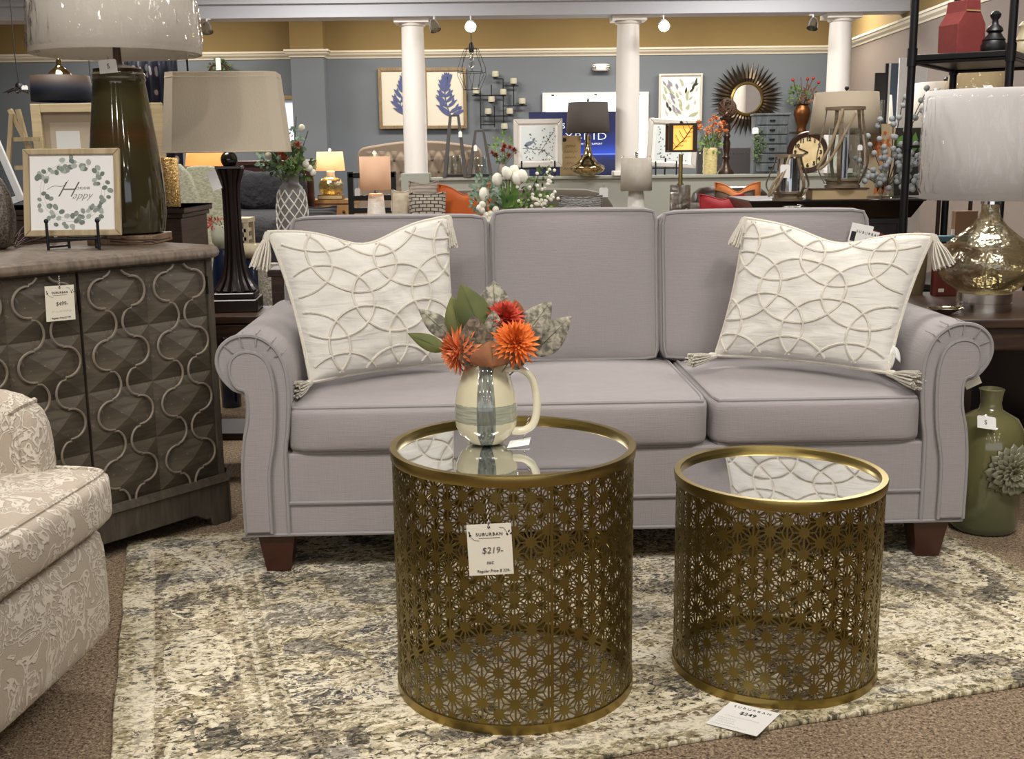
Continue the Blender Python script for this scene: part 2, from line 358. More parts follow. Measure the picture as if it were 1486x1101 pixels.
M_white=mat('white_paint','dcdcdc',.5,var=.02); M_paper=mat('tag_paper','e2dccb',.7); M_ink=mat('black_ink','1c1a1c',.6); M_pencil=mat('grey_pen','57534f',.6)
M_paperw=mat('white_paper','ecebe8',.6)
M_wall=mat('blue_grey_wall','687079',.8,var=.04,vs=2); M_gold=mat('ochre_upper_wall','7f6b42',.8,var=.10,vs=2); M_beam=mat('pale_grey_beam','b5b8c0',.7,var=.02)
M_trim=mat('cream_trim','d3cdbd',.5); M_taupe=mat('taupe_wall','766c66',.8,var=.04); M_half=mat('half_wall_paint','8d9088',.75,var=.05,vs=1.2)
M_ceil=mat('white_ceiling','d4d4d0',.9); M_col=mat('white_column','dcdad6',.45,var=.03)
M_black=mat('black_iron','17161a',.45,.3); M_iron=mat('dark_gunmetal','2b2a2b',.35,.75,var=.25,vs=9)
M_dark=wood_mat('espresso_wood','170d0a','2a1812',.28,(4,4,30),.08); M_brownw=wood_mat('dark_walnut_wood','241710','4a3222',.45)
M_pine=wood_mat('pale_pine_wood','bda87f','d8c8a2',.6,(2,2,25),.1); M_oak=wood_mat('light_oak_wood','9d8a68','bba985',.55,(30,3,3),.1)
M_chrome=mat('polished_nickel','d8d6d0',.06,1); M_gl=film('clear_glass','f4f6f4',.0,8,0,.02,lo=.05)
M_film=film('shrink_wrap_film','ffffff',.0,11,1.0,.05,(1,1,.22),.0)
M_linen=mat('natural_linen_shade','c9bda8',.9,var=.04,vs=5,bump=.3,bs=300,st=(1,1,.3)); M_ivory=mat('ivory_shade','dcd6ca',.9,bump=.2,bs=200)
# ---------------------------------------------------------------- the showroom
g=G(); g.box(-9,9,-14,16.2,-.1,0); structure('floor',g,M_carpet,smooth=False)
g=G(); g.box(-9,9,-14,12.85,3.3,3.4); structure('ceiling',g,M_ceil,smooth=False)
g=G(); g.box(-9,9,12.85,16.2,3.45,3.55); structure('ceiling_back',g,M_ceil,smooth=False)
g=G(); g.box(-9,9,12.85,13.2,2.72,3.45); g.box(-9,9,12.80,12.85,2.86,2.90); structure('trim_1',g,M_beam,smooth=False)
g=G(); g.box(-9,5.0,16,16.15,0,2.58); g.box(-9,5.0,16.0,16.15,2.58,3.45); structure('wall_back',g,M_wall,smooth=False)
g=G(); g.box(-9,5.0,15.985,16.0,2.62,3.45); structure('wall_back_upper',g,M_gold,smooth=False)
for x0,x1,yy in ((-2.90,-2.46,15.72),):                              # pilaster
    g=G(); g.box(x0,x1,yy,16,0,2.6); structure('wall_pilaster',g,M_wall,smooth=False)
    g=G(); g.box(x0,x1,yy,15.985,2.6,3.45); structure('wall_pilaster_upper',g,M_gold,smooth=False)
def crown(path,name):
    prof=[(0,2.54),(.012,2.54),(.02,2.56),(.05,2.585),(.062,2.61),(.075,2.615),(.075,2.64),(0,2.64)]
    g=G(); vs=[]; n=len(prof)
    for (x,y,nx,ny) in path: vs+=[(x+nx*a,y+ny*a,z) for a,z in prof]
    g.add(vs,[(i*n+j,i*n+(j+1)%n,(i+1)*n+(j+1)%n,(i+1)*n+j) for i in range(len(path)-1) for j in range(n)]); structure(name,g,M_trim,smooth=False)
crown([(-9,16,0,-1),(-2.90,16,-1,-1),(-2.90,15.72,-1,-1),(-2.46,15.72,1,-1),(-2.46,16,1,-1),(4.45,16,-1,-1)],'trim_2')
g=G(); g.prismz([(4.45,16.1),(4.27,11.2),(4.25,5.5),(4.6,5.5),(4.6,16.1)],0,2.6); structure('wall_right',g,M_taupe,smooth=False)
g=G(); g.prismz([(4.46,16.1),(4.28,11.2),(4.26,5.5),(4.6,5.5),(4.6,16.1)],2.6,3.45); structure('wall_right_upper',g,M_gold,smooth=False)
crown([(4.45,16,-1,-.04),(4.27,11.2,-1,-.02),(4.25,5.5,-1,0)],'trim_3')
g=G(); g.box(-9,-8.8,-14,16.2,0,3.45); structure('wall_left',g,M_wall,smooth=False)
g=G(); g.box(8.8,9,-14,16.2,0,3.45); structure('wall_right_far',g,M_wall,smooth=False)
# half wall with columns
g=G(); g.box(-1.22,4.4,13.0,13.22,0,.965); structure('wall_half',g,M_half,smooth=False,bevel=.004)
g=G(); g.box(-1.24,4.4,12.97,13.25,.965,1.0); structure('trim_4',g,M_half,smooth=False,bevel=.008)
for i,x in enumerate((-1.056,1.324,3.67)):
    c=T('column',('white round column left of the blue lit sign','white round column between the blue lit sign and the leaf print','white round column behind the big beige bell lampshade')[i],'column',(x,13.1,0),group='round columns on the half wall')
    g=G(); g.lathe([(.132,1.02),(.132,1.6),(.128,2.3),(.122,2.62),(.122,2.66)],32); c.p('shaft',g,M_col)
    g=G(); g.box(-.16,.16,-.16,.16,0 if i==0 else 1.0,1.05); c.p('plinth',g,M_half if i==0 else M_col,bevel=.006,smooth=False)
    g=G(); g.lathe([(.125,2.635),(.14,2.64),(.15,2.66),(.15,2.67)],32); g.box(-.19,.19,-.16,.16,2.67,2.72); c.p('capital',g,M_col)
# ---------------------------------------------------------------- rug
RA=rad(16.8)
def rugfn():
    n=60; vs=[]; g=G(); ph=[R.random()*6 for _ in range(4)]
    ed=[]
    for (x0,y0,x1,y1) in ((-1,-1,1,-1),(1,-1,1,1),(1,1,-1,1),(-1,1,-1,-1)):
        for i in range(n):
            t=i/n; x=(x0+(x1-x0)*t)*1.29; y=(y0+(y1-y0)*t)*.88; w=.003*math.sin(9*x+ph[0])+.002*math.sin(17*(x+y)+ph[1])
            ed.append((x+(w if x0==x1 else 0),y+(w if y0==y1 else 0)))
    g.prismz(ed,0,.012); return g
solo('area_rug',rugfn(),M_rug,'distressed cream, grey and olive patterned rug under the grey sofa','rug',(.2137,3.124,0),RA,smooth=False,bevel=.004)
# ---------------------------------------------------------------- grey sofa
S=T('sofa','grey linen roll-arm sofa with three back cushions, on the patterned rug','sofa',(-.80,3.27,.012),rz=.034)
OUT=[(0,.134),(0,.32),(.008,.42),(.022,.50),(.02,.565),(-.015,.585),(-.045,.62),(-.058,.66),(-.05,.70),(-.02,.73),(.02,.742),(.065,.737),(.105,.71),(.13,.67),(.142,.62),(.144,.55),(.136,.45),(.127,.38),(.126,.134)]
INN=[(.0,.145),(.0,.32),(.01,.425),(.026,.50),(.024,.575),(-.003,.592),(-.02,.635),(-.012,.675),(.02,.695),(.06,.69),(.09,.66),(.104,.60),(.105,.53),(.097,.43),(.078,.32),(.077,.145)]
def smooth2(p,sub=4): return [(v.x,v.z) for v in catmull([(x,0,z) for x,z in p],sub)]
def sofa_arm(mx,label):
    f=(lambda p:[(2.172-x,z-.012) for x,z in reversed(p)]) if mx else (lambda p:[(x,z-.012) for x,z in p])
    o=smooth2(f(OUT)); i=smooth2(f(INN))
    g=G(); g.prism(o,0,.86); a=S.p('arm',g,M_sofa,ang=50,label=label)
    g=G(); g.prism(i,-.014,.01); S.p('arm_facing',g,M_sofa,a,ang=50,bevel=.006)
    for pts,yy,r in ((o,0,.0065),(i,-.012,.0055)):
        g=G(); g.tube([(x,yy,z) for x,z in pts],r,6); S.p('welt',g,M_welt,a)
    for k,a0 in enumerate((.35,.85,1.4,1.95,2.5)):                   # pleats of the scroll
        cx=.045 if not mx else 2.127; ca=math.cos(a0)*(1 if not mx else 1); sa=math.sin(a0)
        g=G(); g.tube([(cx+ca*.068,-.003,.650+sa*.05),(cx+ca*.096,-.004,.648+sa*.088),(cx+ca*.094,.06,.648+sa*.090)],.0022,4); S.p('pleat',g,M_welt,a)
sofa_arm(False,'rolled arm beside the carved wooden cabinet'); sofa_arm(True,'rolled arm beside the olive bottle vase')
g=G(); g.box(.12,2.05,.006,.12,.122,.372); S.p('front_rail',g,M_sofa,smooth=False,bevel=.006)
for z in (.124,.221):
    g=G(); g.tube([(.12,0 if z<.2 else .003,z),(1.1,0 if z<.2 else .003,z-.001),(2.05,0 if z<.2 else .003,z)],.006,6); S.p('welt',g,M_welt)
S.p('welt',G().tube([(-.002,0,.124),(.13,0,.124)],.006,6),M_welt); S.p('welt',G().tube([(2.05,0,.124),(2.175,0,.124)],.006,6),M_welt)
g=G(); g.box(.02,2.15,.08,.93,.124,.37); S.p('seat_deck',g,M_sofa,smooth=False,bevel=.01)
g=G(); g.soft((1.085,.88,.56),(1.075,.085,.43),10,8); S.p('back_frame',g,M_sofa)
def welted(name,c,h,p,puff,M4=None,rings=((2,1),),label=None,sag=0):
    g=G(); g.M=M4; g.soft(c,h,p,14,puff); o=S.p(name,g,M_sofa,ang=180,label=label)
    for ax,sg in rings:
        pts=[]; a,b=(ax+1)%3,(ax+2)%3; n=14
        for (u0,v0,u1,v1) in ((-1,-1,1,-1),(1,-1,1,1),(1,1,-1,1),(-1,1,-1,-1)):
            for i in range(n):
                q=[0,0,0]; q[ax]=sg; q[a]=u0+(u1-u0)*i/n; q[b]=v0+(v1-v0)*i/n; P=softpt(q,c,h,p,puff)
                cc=Vector(c); P=cc+(P-cc)*1.004; pts.append(M4@P if M4 is not None else P)
        g=G(); g.tube(pts,.0062,6,True); S.p('welt',g,M_welt,o)
    return o
for x0,x1,l in ((.128,.757,'seat cushion under the left throw pillow'),(.761,1.392,'middle seat cushion'),(1.398,2.040,'seat cushion under the right throw pillow')):
    welted('seat_cushion',((x0+x1)/2,.375,.442),((x1-x0)/2,.385,.070),14,(.0,.012,.022),None,((2,1),(2,-1)),l)
for x0,x1,zt,l in ((.05,.7535,1.03,'back cushion behind the left throw pillow'),(.7535,1.350,1.045,'middle back cushion'),(1.350,2.105,1.035,'back cushion behind the right throw pillow')):
    zb=.50; Mt=Matrix.Translation((0,.74,zb)) @ Matrix.Rotation(rad(-9),4,'X') @ Matrix.Translation((0,-.74,-zb))
    welted('back_cushion',((x0+x1)/2,.745,(zb+zt)/2),((x1-x0)/2,.085,(zt-zb)/2),16,(.006,.035,.008),Mt,((1,-1),),l)
for x,y in ((.085,.06),(2.085,.06),(.085,.88),(2.085,.88)):
    g=G(); g.frustum((.036,.036),(.056,.050),0,.124); S.p('leg',g,M_legwood,loc=(x,y,0),smooth=False,bevel=.002)
g=G(); g.box(0,.05,0,.001,0,.045); S.p('hang_tag',g,M_paper,loc=(2.185,.05,.52),rot=(0,rad(-25),0),smooth=False)
# booklets pushed behind the right cushion
bk=T('brochure','white fabric care brochure standing behind the right back cushion','brochure',at(1250,352,4.02))
P0=kk((0,4.02,1.0)); g=G(P0); g.box(-20,12,0,.8,-8,26); bk.p('cover',g,M_paperw,rot=(0,rad(12),0),smooth=False)
g=G(P0); g.col(0).box(-6,22,-.4,-.1,-4,20); bk.p('front_leaflet',g,M_paperw,rot=(0,rad(14),0),smooth=False)
bk.p('picture_block',G(P0).box(4,18,-.7,-.5,-3,7),M_ink,rot=(0,rad(14),0),smooth=False); bk.p('picture_block',G(P0).box(-18,-11,-.2,-.05,0,14),M_ink,rot=(0,rad(12),0),smooth=False)
text('print','S U B U R B A N',5*P0,M_pencil,bk.o,(9*P0,-1.0*P0,13*P0),(pi/2,rad(14),0))
bk2=solo('brochure',G(P0).box(-10,26,0,.6,-10,22),mat('wine_red_card','6e2c28',.6),'wine red brochure behind the white one on the sofa','brochure',at(1252,350,4.032),rot=(0,rad(26),0),smooth=False)
# ---------------------------------------------------------------- throw pillows
def wob(u,v,s): return .5*math.sin(5.1*u+3.2*v+s)+.3*math.sin(9.3*v-4.1*u+2*s)+.2*math.sin(14*u+11*v+s*3)
class Pillow:
    def __init__(s,TL,TR,BR,BL,th,chop,u0,sd):
        s.c=[Vector(p) for p in (TL,TR,BR,BL)]; s.th=th; s.chop=chop; s.u0=u0; s.sd=sd
        s.n=(s.c[1]-s.c[3]).cross(s.c[0]-s.c[2]).normalized()
        if s.n.y>0: s.n=-s.n
    def pt(s,u,v,side,off=0):
        uu=u*(1-.055*(1-v*v)); vv=v*(1-.05*(1-u*u)); a=(uu+1)/2; b=(vv+1)/2; TL,TR,BR,BL=s.c
        P=(BL*(1-a)+BR*a)*(1-b)+(TL*(1-a)+TR*a)*b
        e=max(0,(1-u*u)*(1-v*v)); t=s.th*(e**.42)
        P=P-Vector((0,0,1))*s.chop*math.exp(-((u-s.u0)/.42)**2)*max(0,(1+v)/2)**3
        return P+s.n*(side*(t+(.006*wob(u*2,v*2,s.sd)*(e**.5) if side>0 else 0))+off)
def pillow(name,label,Pl,tass,circles):
    o=T(name,label,'pillow',Pl.pt(0,-1,1)); inv=-o.o.location
    g=G(); g.M=Matrix.Translation(inv)
    for side in (1,-1): g.grid(lambda a,b:Pl.pt(2*a-1,2*b-1,side),44,44,flip=(side<0))
    o.p('cover',g,M_cotton,ang=180)
    edge=[]
    for (u0,v0,u1,v1) in ((-1,-1,1,-1),(1,-1,1,1),(1,1,-1,1),(-1,1,-1,-1)):
        for i in range(24): edge.append(Pl.pt(u0+(u1-u0)*i/24,v0+(v1-v0)*i/24,1)+inv)
    g=G(); g.tube(edge,.0065,6,True); o.p('cord_edge',g,M_rope)
    for (cu,cv,r) in circles:
        run=[]
        def flush():
            if len(run)>2: g=G(); g.tube(run,.0043,6); o.p('cord_ring',g,M_rope)
        for i in range(73):
            a=2*pi*i/72; u=cu+r*math.cos(a); v=cv+r*math.sin(a)
            if abs(u)<.97 and abs(v)<.97: run.append(Pl.pt(u,v,1,.002)+inv)
            else: flush(); run=[]
        flush()
    for (u,v,d,L,W) in tass:
        b=Pl.pt(u,v,1)+inv; d=Vector(d).normalized(); g=G(); g.tube([b,b+d*L*.18,b+d*L*.3],[.010,.013,.011],8)
        s1=d.orthogonal().normalized(); s2=d.cross(s1)
        for k in range(46):
            a=2*pi*k/46*3.3; q=math.sqrt((k+.5)/46); s=s1*math.cos(a)*q+s2*math.sin(a)*q; l=L*(.92+.16*R.random())
            g.tube([b+d*L*.2+s*.009,b+d*L*.6+s*W*.75,b+d*l+s*W],.0026,4)
        o.p('tassel',g,M_rope,kind='stuff')
    return o
ring=[(u,v,.5) for v,us in ((-1.2,(-.62,.13,.88)),(-.6,(-1.0,-.25,.5,1.25)),(0,(-.62,.13,.88)),(.6,(-1.0,-.25,.5,1.25)),(1.2,(-.62,.13,.88))) for u in us]
PL=Pillow((-.755,3.58,1.020),(-.206,3.84,1.048),(-.178,3.76,.566),(-.628,3.49,.558),.085,.055,.02,.3)
pl=pillow('throw_pillow','white pillow with corded rings slumped against the left sofa arm',PL,
   ((-1,1,(-.25,-.1,-1),.115,.034),(1,1,(.12,-.15,-1),.10,.020),(1,-1,(.5,-.5,.0),.09,.02),(-1,-1,(-.18,-.92,.02),.12,.026)),ring)
PR=Pillow((.782,3.84,1.032),(1.335,3.62,.985),(1.165,3.47,.572),(.685,3.78,.578),.085,.045,.05,1.9)
pr2=pillow('throw_pillow','white pillow with corded rings leaning in the right sofa corner',PR,
   ((-1,1,(-.35,-.1,-1),.095,.024),(1,1,(.35,-.25,-1),.105,.036),(1,-1,(.34,-.92,.02),.14,.03),(-1,-1,(-.85,-.5,-.05),.11,.026)),[(-u,v,r) for u,v,r in ring])
g=G(); g.leaf((0,0,0),(.45,-.2,-1),(0,-1,.3),.060,.020,6,.1,.05); g.leaf((0,0,0),(-.05,-.2,-1),(0,-1,.3),.075,.018,6,.1,.05)
pr2.p('care_label',g,M_paperw,loc=PR.pt(1,-.62,1,.010)-pr2.o.location,solid=.0006)
# ---------------------------------------------------------------- nesting drum tables
def drum(label,x,y,r,h,ncol,rows,seam=None):
    o=T('drum_side_table',label,'table',(x,y,.012),group=None); h-=.012
    z0,z1=.022,h-.022; n=96
    g=G(); g.lathe([(r,h-.025),(r+.002,h-.022),(r+.0035,h-.004),(r+.002,h),(r-.012,h),(r-.0135,h-.003),(r-.0135,h-.016)],n,cap=False); o.p('top_rim',g,M_brass2)
    g=G(); g.lathe([(0,h-.016),(r-.012,h-.016),(r-.012,h-.012),(0,h-.012)],n); o.p('mirror_top',g,M_mirror)
    g=G(); g.lathe([(r-.006,0),(r+.001,0),(r+.001,.022),(r-.006,.022),(r-.006,0)],n,cap=False); o.p('base_ring',g,M_brass2)
    a=2*pi*r/ncol; s=(z1-z0)/rows; g=G(); rc=r-.0025
    def P(u,z): z=min(z1,max(z0,z)); q=u/r-pi/2; return (rc*math.cos(q),rc*math.sin(q),z)
    def bar(u0,v0,u1,v1,w):
        if max(v0,v1)<=z0+1e-4 or min(v0,v1)>=z1-1e-4: return
        d=math.hypot(u1-u0,v1-v0); nx,nz=-(v1-v0)/d*w/2,(u1-u0)/d*w/2
        g.quad(P(u0-nx,v0-nz),P(u1-nx,v1-nz),P(u1+nx,v1+nz),P(u0+nx,v0+nz))
    for i in range(ncol):
        u=i*a
        for j in range(-1,rows+2):
            z=z0+s*(j+(.5 if i%2 else 0))
            if z0-.012<z<z1+.012:
                rd=s*.245; g.poly([P(u+rd*math.cos(k*pi/6+pi/12),z+rd*math.sin(k*pi/6+pi/12)) for k in range(12)])
            w1=s*.088; w2=s*.064
            bar(u,z,u,z+s,w1); bar(u,z,u+a,z+s/2,w1); bar(u,z,u+a,z-s/2,w1)
            for (cu,cz,e) in ((u+a/3,z+s/2,((u,z),(u,z+s),(u+a,z+s/2))),(u+2*a/3,z,((u,z),(u+a,z+s/2),(u+a,z-s/2)))):
                for (eu,ez) in e: bar(cu,cz,eu,ez,w2)
    o.p('perforated_wall',g,M_brass,smooth=False,solid=.0016,kind='stuff')
    if seam is not None:
        g=G(); q0=seam-pi/2
        g.add([((r-.0012)*math.cos(q0+d),(r-.0012)*math.sin(q0+d),z) for d,z in ((-.012,z0),(.012,z0),(.012,z1),(-.012,z1))],[(0,1,2,3)]); o.p('wall_seam',g,M_brass,solid=.001,smooth=False)
    return o
D1=drum('taller brass drum table with mirror top carrying the plaid jug','table' and 0.0,2.562,.281,.594,48,11,.29)
D2=drum('shorter brass drum table with bare mirror top','table' and .636,2.628,.246,.501,42,9)
# ---------------------------------------------------------------- price tags
def string(o,a,b,r=.0011,sag=0):
    a,b=Vector(a),Vector(b); s1=(b-a).orthogonal().normalized(); s2=(b-a).normalized().cross(s1)
    for ph,m in ((0,M_ink),(pi,M_paper)):
        g=G(); g.tube([a+(b-a)*(i/40)+(s1*math.cos(i*.9+ph)+s2*math.sin(i*.9+ph))*r-Vector((0,0,sag*math.sin(pi*i/40))) for i in range(41)],r,4); o.p('string',g,m)
def shop_tag(label,P,w,h,lines,rot,hang):
    o=T('price_tag',label,'price tag',P,rot=rot)
    g=G(); g.box(-w/2,w/2,0,.0008,-h,0); o.p('card',g,M_paper,smooth=False)
    f=-.0006; z=-h*.20
    text('print','SUBURBAN',h*.085,M_ink,o.o,(0,f,z),space=1.25,bold=.0001)
    g=G(); g.box(-w*.24,w*.24,f,f+.0003,z-h*.075,z-h*.068); o.p('print_line',g,M_ink,kind='stuff')
    for sg in (-1,1):                                                # leaf sprigs either side of the name
        g=G(); xx=sg*w*.43
        for dx,dz,a in ((0,.06,1.1),(-.02,.0,1.9),(.03,.02,.7)): g.petal2d(xx+dx*w,z+dz*h-.04*h,h*.06,h*.03,a if sg>0 else pi-a,f)
        g.tube([(xx,f,z-.03*h),(xx-sg*w*.09,f,z-.10*h if sg<0 else z+.11*h),(xx-sg*w*.2,f,z-.12*h if sg<0 else z+.13*h)],.0004,3)
        o.p('leaf_sprig_print',g,M_ink,kind='stuff')
    for (s,sz,zz,xx,m) in lines: text('handwriting',s,h*sz,m,o.o,(xx*w,f,-h*zz),shear=.15)
    g=G(); g.lathe([(0,0),(.003,0),(.003,.0006)],10); o.p('punch_hole',g,M_ink,loc=(0,-.0003,-h*.06),rot=(pi/2,0,0))
    string(o,(0,-.001,-h*.06),hang)
    if len(lines)==2: scribble(o,M_ink,-w*.3,w*.38,f,-h*.73,h*.06)
    return o
P=atz(709,766,0); yf=2.562-.281-.004; P=at(709,760,yf)
k=kk(P); shop_tag('square price tag reading 219 hanging on the taller drum table',P,65*k,78*k,
   [('$219-',.17,.52,.05,M_pencil),('set',.11,.75,-.02,M_pencil),('Regular Price $ 329-',.075,.92,.05,M_ink)],(0,rad(-2.5),0),(-.002,.003,38*k))
# card lying half under the smaller drum table
q=[atz(x,y,.014) for x,y in ((1050,1018),(1132,1034),(1098,1069),(1024,1050))]
o=T('price_tag','printed white price card lying on the rug edge before the shorter drum','price tag',(q[3]+q[2])/2)
ex=(q[2]-q[3]); wd=ex.length; ex.normalize(); ey=((q[0]+q[1])/2-(q[3]+q[2])/2); ht=ey.length; ang=math.atan2(ex.y,ex.x); o.o.rotation_euler=(0,0,ang); o.o.location.z=.0185
g=G(); g.prismz([(-wd/2,0),(wd/2,0),(wd/2+.012,ht),(-wd/2+.012,ht)],-.0035,-.0028); o.p('card',g,M_paperw,smooth=False)
for s,sz,yy,xx in (('S U B U R B A N',.10,.86,.012),('$249',.15,.66,.01)):
    text('print',s,ht*sz,M_ink,o.o,(xx,yy*ht,-.0026),rot=(0,0,0),bold=.0003 if '$' in s else 0)
for x0,x1,yy in ((-.035,.045,.47),(-.045,-.005,.36),(-.045,-.005,.28),(-.045,.0,.20),(-.05,.03,.10)): scribble(o,M_ink,x0,x1,-.0026,yy*ht,ht*.05,True)
# ---------------------------------------------------------------- plaid jug and its flowers
def jug_mat():
    t=NT('glazed_plaid_stoneware'); sp=t.n('SeparateXYZ'); t.L.new(t.tc.outputs['Object'],sp.inputs[0])
    nz=t.noise(2,4,0,(90,90,9)); nh=t.noise(2,4,0,(9,9,120)); w=t.math('MULTIPLY',t.math('SUBTRACT',t.noise(60,2),.5),.006)
    a=t.math('ARCTAN2',sp.outputs[0],t.math('MULTIPLY',sp.outputs[1],-1.0))
    v=t.math('LESS_THAN',t.math('ABSOLUTE',t.math('ADD',t.math('SUBTRACT',a,.03),w)),.30)
    h=t.math('LESS_THAN',t.math('ABSOLUTE',t.math('SUBTRACT',t.math('ADD',sp.outputs[2],w),.078)),.021)
    c0=lin('c9c1a3'); g1=t.ramp(nz,((.3,'53564d'),(.7,'8d8f84'))); g2=t.ramp(nh,((.3,'787b70'),(.7,'a6a68f')))
    c=t.mix(h,c0,g2); c=t.mix(v,c,g1); c=t.mix(t.math('MULTIPLY',t.math('MULTIPLY',h,v),.6),c,lin('4b4e45'))
    t.set(Base_Color=c,Roughness=.08,Coat_Weight=.6,Coat_Roughness=.03); return t.m
M_jug=jug_mat(); M_cream=mat('cream_glaze','d6cfb4',.08,coat=.6)
JP=atz(705,641,.588); JP=Vector((-.062,2.612,.584)); k=kk(JP)
J=T('flower_jug','cream jug with grey plaid bands and a handle, on the taller drum table','jug',JP)
prof=[(0,.0),(.032,0),(.045,.004),(.062,.022),(.072,.045),(.0745,.07),(.072,.10),(.066,.13),(.058,.158),(.050,.178),(.0478,.188),(.0465,.190),(.0445,.186),(.0475,.170),(.055,.15),(.066,.10),(.068,.06),(.05,.02),(0,.015)]
g=G(); g.lathe(prof,48); J.p('body',g,M_jug,ang=60)
g=G(); g.tube(catmull([(.046,-.012,.176),(.075,-.016,.180),(.104,-.020,.163),(.117,-.022,.125),(.119,-.022,.08),(.110,-.021,.048),(.088,-.018,.032),(.062,-.014,.030)],5),[.0085]*16+[.0095]*20,10); J.p('handle',g,M_cream)
t2=T('price_tag','folded white tag tied to the jug handle, lying on the mirror','price tag',JP+Vector((.075,-.04,.003)),rz=.5)
g=G(); g.prismz([(-.03,0),(.02,-.015),(.045,.02),(-.005,.03)],0,.0008); t2.p('card',g,M_paperw,rot=(.12,-.12,0),smooth=False)
string(t2,(0.02,.01,.008),(.036,.012,.062),.0009)
M_pet1=mat('orange_petal','d9641c',.7,var=.25,vs=30,col2='ef8a3c'); M_pet2=mat('coral_red_petal','a8301f',.7,col2='d2503a',vs=30); M_pet3=mat('apricot_petal','d87440',.7,col2='ec9a68',vs=30)
M_stem=mat('green_stem','4a5a2b',.7)
def veined(name,c1,c2,sc=60,veins=True):
    t=NT(name); n=t.noise(sc,3,.5,(1,1,1)); c=t.ramp(n,((.38,c1),(.62,c2))); t.set(Base_Color=c,Roughness=.75); t.bump(n,.4,.003); MAT[name]=t.m; return t.m
M_lg=veined('olive_green_leaf','3e4622','595e2b',9); M_ly=veined('yellow_green_leaf','4d542b','6f7038',9); M_lgrey=veined('flocked_grey_leaf','56544a','a09a88',75); M_lbr=veined('flocked_brown_leaf','3f342a','73634f',80); M_lrust=veined('rust_leaf','6d3d20','93603a',12)
def jp(px,py,dy=0): return at(px,py,2.605+dy)
MOUTH=JP+Vector((0,0,.16))
def mum(label,px,py,r,m,dy,tilt,grp='chrysanthemums in the plaid jug'):
    c=jp(px,py,dy); o=T('chrysanthemum',label,'flower',c,group=grp); k=kk(c); r*=k; ax=Vector(tilt).normalized(); s1=ax.orthogonal().normalized(); s2=ax.cross(s1)
    g=G()
    for i in range(150):
        q=(i+.5)/150; el=pi*.5*(1-1.25*q); a=i*2.399963; d=ax*math.sin(el)+(s1*math.cos(a)+s2*math.sin(a))*math.cos(el)
        L=r*(.62+.5*q)*(.9+.2*R.random()); g.leaf(d*(r*.15),d,ax,L,r*.20,4,-.14+.25*R.random(),.5,.45)
    o.p('petal',g,m,ang=180,kind='stuff')
    g=G(); g.ball((0,0,0),r*.35,10,6); o.p('flower_head',g,m)
    g=G(); e=MOUTH-c; e.z-=.06; g.tube([Vector((0,0,0)),e*.4+ax*(-r*.3),e],.0022,5); o.p('stem',g,M_stem); return o
mum('orange chrysanthemum at the front right of the jug',748,497,31,M_pet1,-.035,(.25,-.8,.45))
mum('coral red chrysanthemum at the top of the jug',733,462,27,M_pet2,.02,(.1,-.6,.6))
mum('pale apricot chrysanthemum drooping over the left of the jug',668,510,32,M_pet3,-.015,(-.65,-.6,-.1))
def sprig(label,b,t,w,m,dy0,dy1,curl=.1,fold=.15,up=(0,-1,.3),name='leaf_stem'):
    B=jp(b[0],b[1],dy0); Tp=jp(t[0],t[1],dy1); k=kk(B); o=T(name,label,'leaf stem',B,group='leaf stems in the plaid jug'); d=Tp-B
    g=G(); g.leaf((0,0,0),d,up,d.length,w*k,10,curl,fold,.9); o.p('leaf_blade',g,m,ang=180,solid=.0006)
    g=G(); e=MOUTH-B; e.z-=.05; g.tube([d*.9+Vector((0,.001,0)),d*.5+Vector((0,.001,0)),Vector((0,.001,0)),e*.5,e],[.0004,.0007,.0012,.0018,.0018],5); o.p('stem',g,M_stem)
sprig('tall olive green pointed leaf above the left of the jug',(702,488),(668,410),50,M_lg,.01,.03)
sprig('second olive green leaf partly behind the tallest one',(668,492),(655,428),34,M_ly,.02,.04)
sprig('narrow green leaf stretching far left over the sofa seat',(646,508),(592,483),24,M_ly,.0,-.01)
sprig('mottled grey leaf pointing left above the narrow green one',(656,490),(607,447),30,M_lgrey,.03,.04)
sprig('mottled grey leaf standing highest behind the red bloom',(718,462),(716,406),46,M_lgrey,.05,.07)
sprig('broad mottled grey leaf right of the red bloom',(757,494),(800,436),44,M_lgrey,.02,.03)
sprig('longest mottled beige leaf reaching far right',(772,515),(829,458),44,M_lgrey,.03,.04)
sprig('dark mottled brown leaf in the middle of the jug',(694,518),(686,458),50,M_lbr,-.035,-.03)
sprig('small grey brown leaf between the red and orange blooms',(716,486),(716,450),26,M_lgrey,-.01,-.01)
sprig('plain rust leaf folded over the jug rim',(716,534),(712,494),66,M_lrust,-.056,-.05,.2,.3)
sprig('brown leaf dipping over the left of the jug rim',(690,524),(664,516),26,M_lbr,-.04,-.05,.3,.2)
sprig('grey brown leaf dipping over the right of the jug rim',(738,526),(764,522),26,M_lgrey,-.04,-.04,.3,.2)
sprig('small rust leaf tip beside the red bloom',(752,462),(747,434),20,M_lrust,.03,.03)
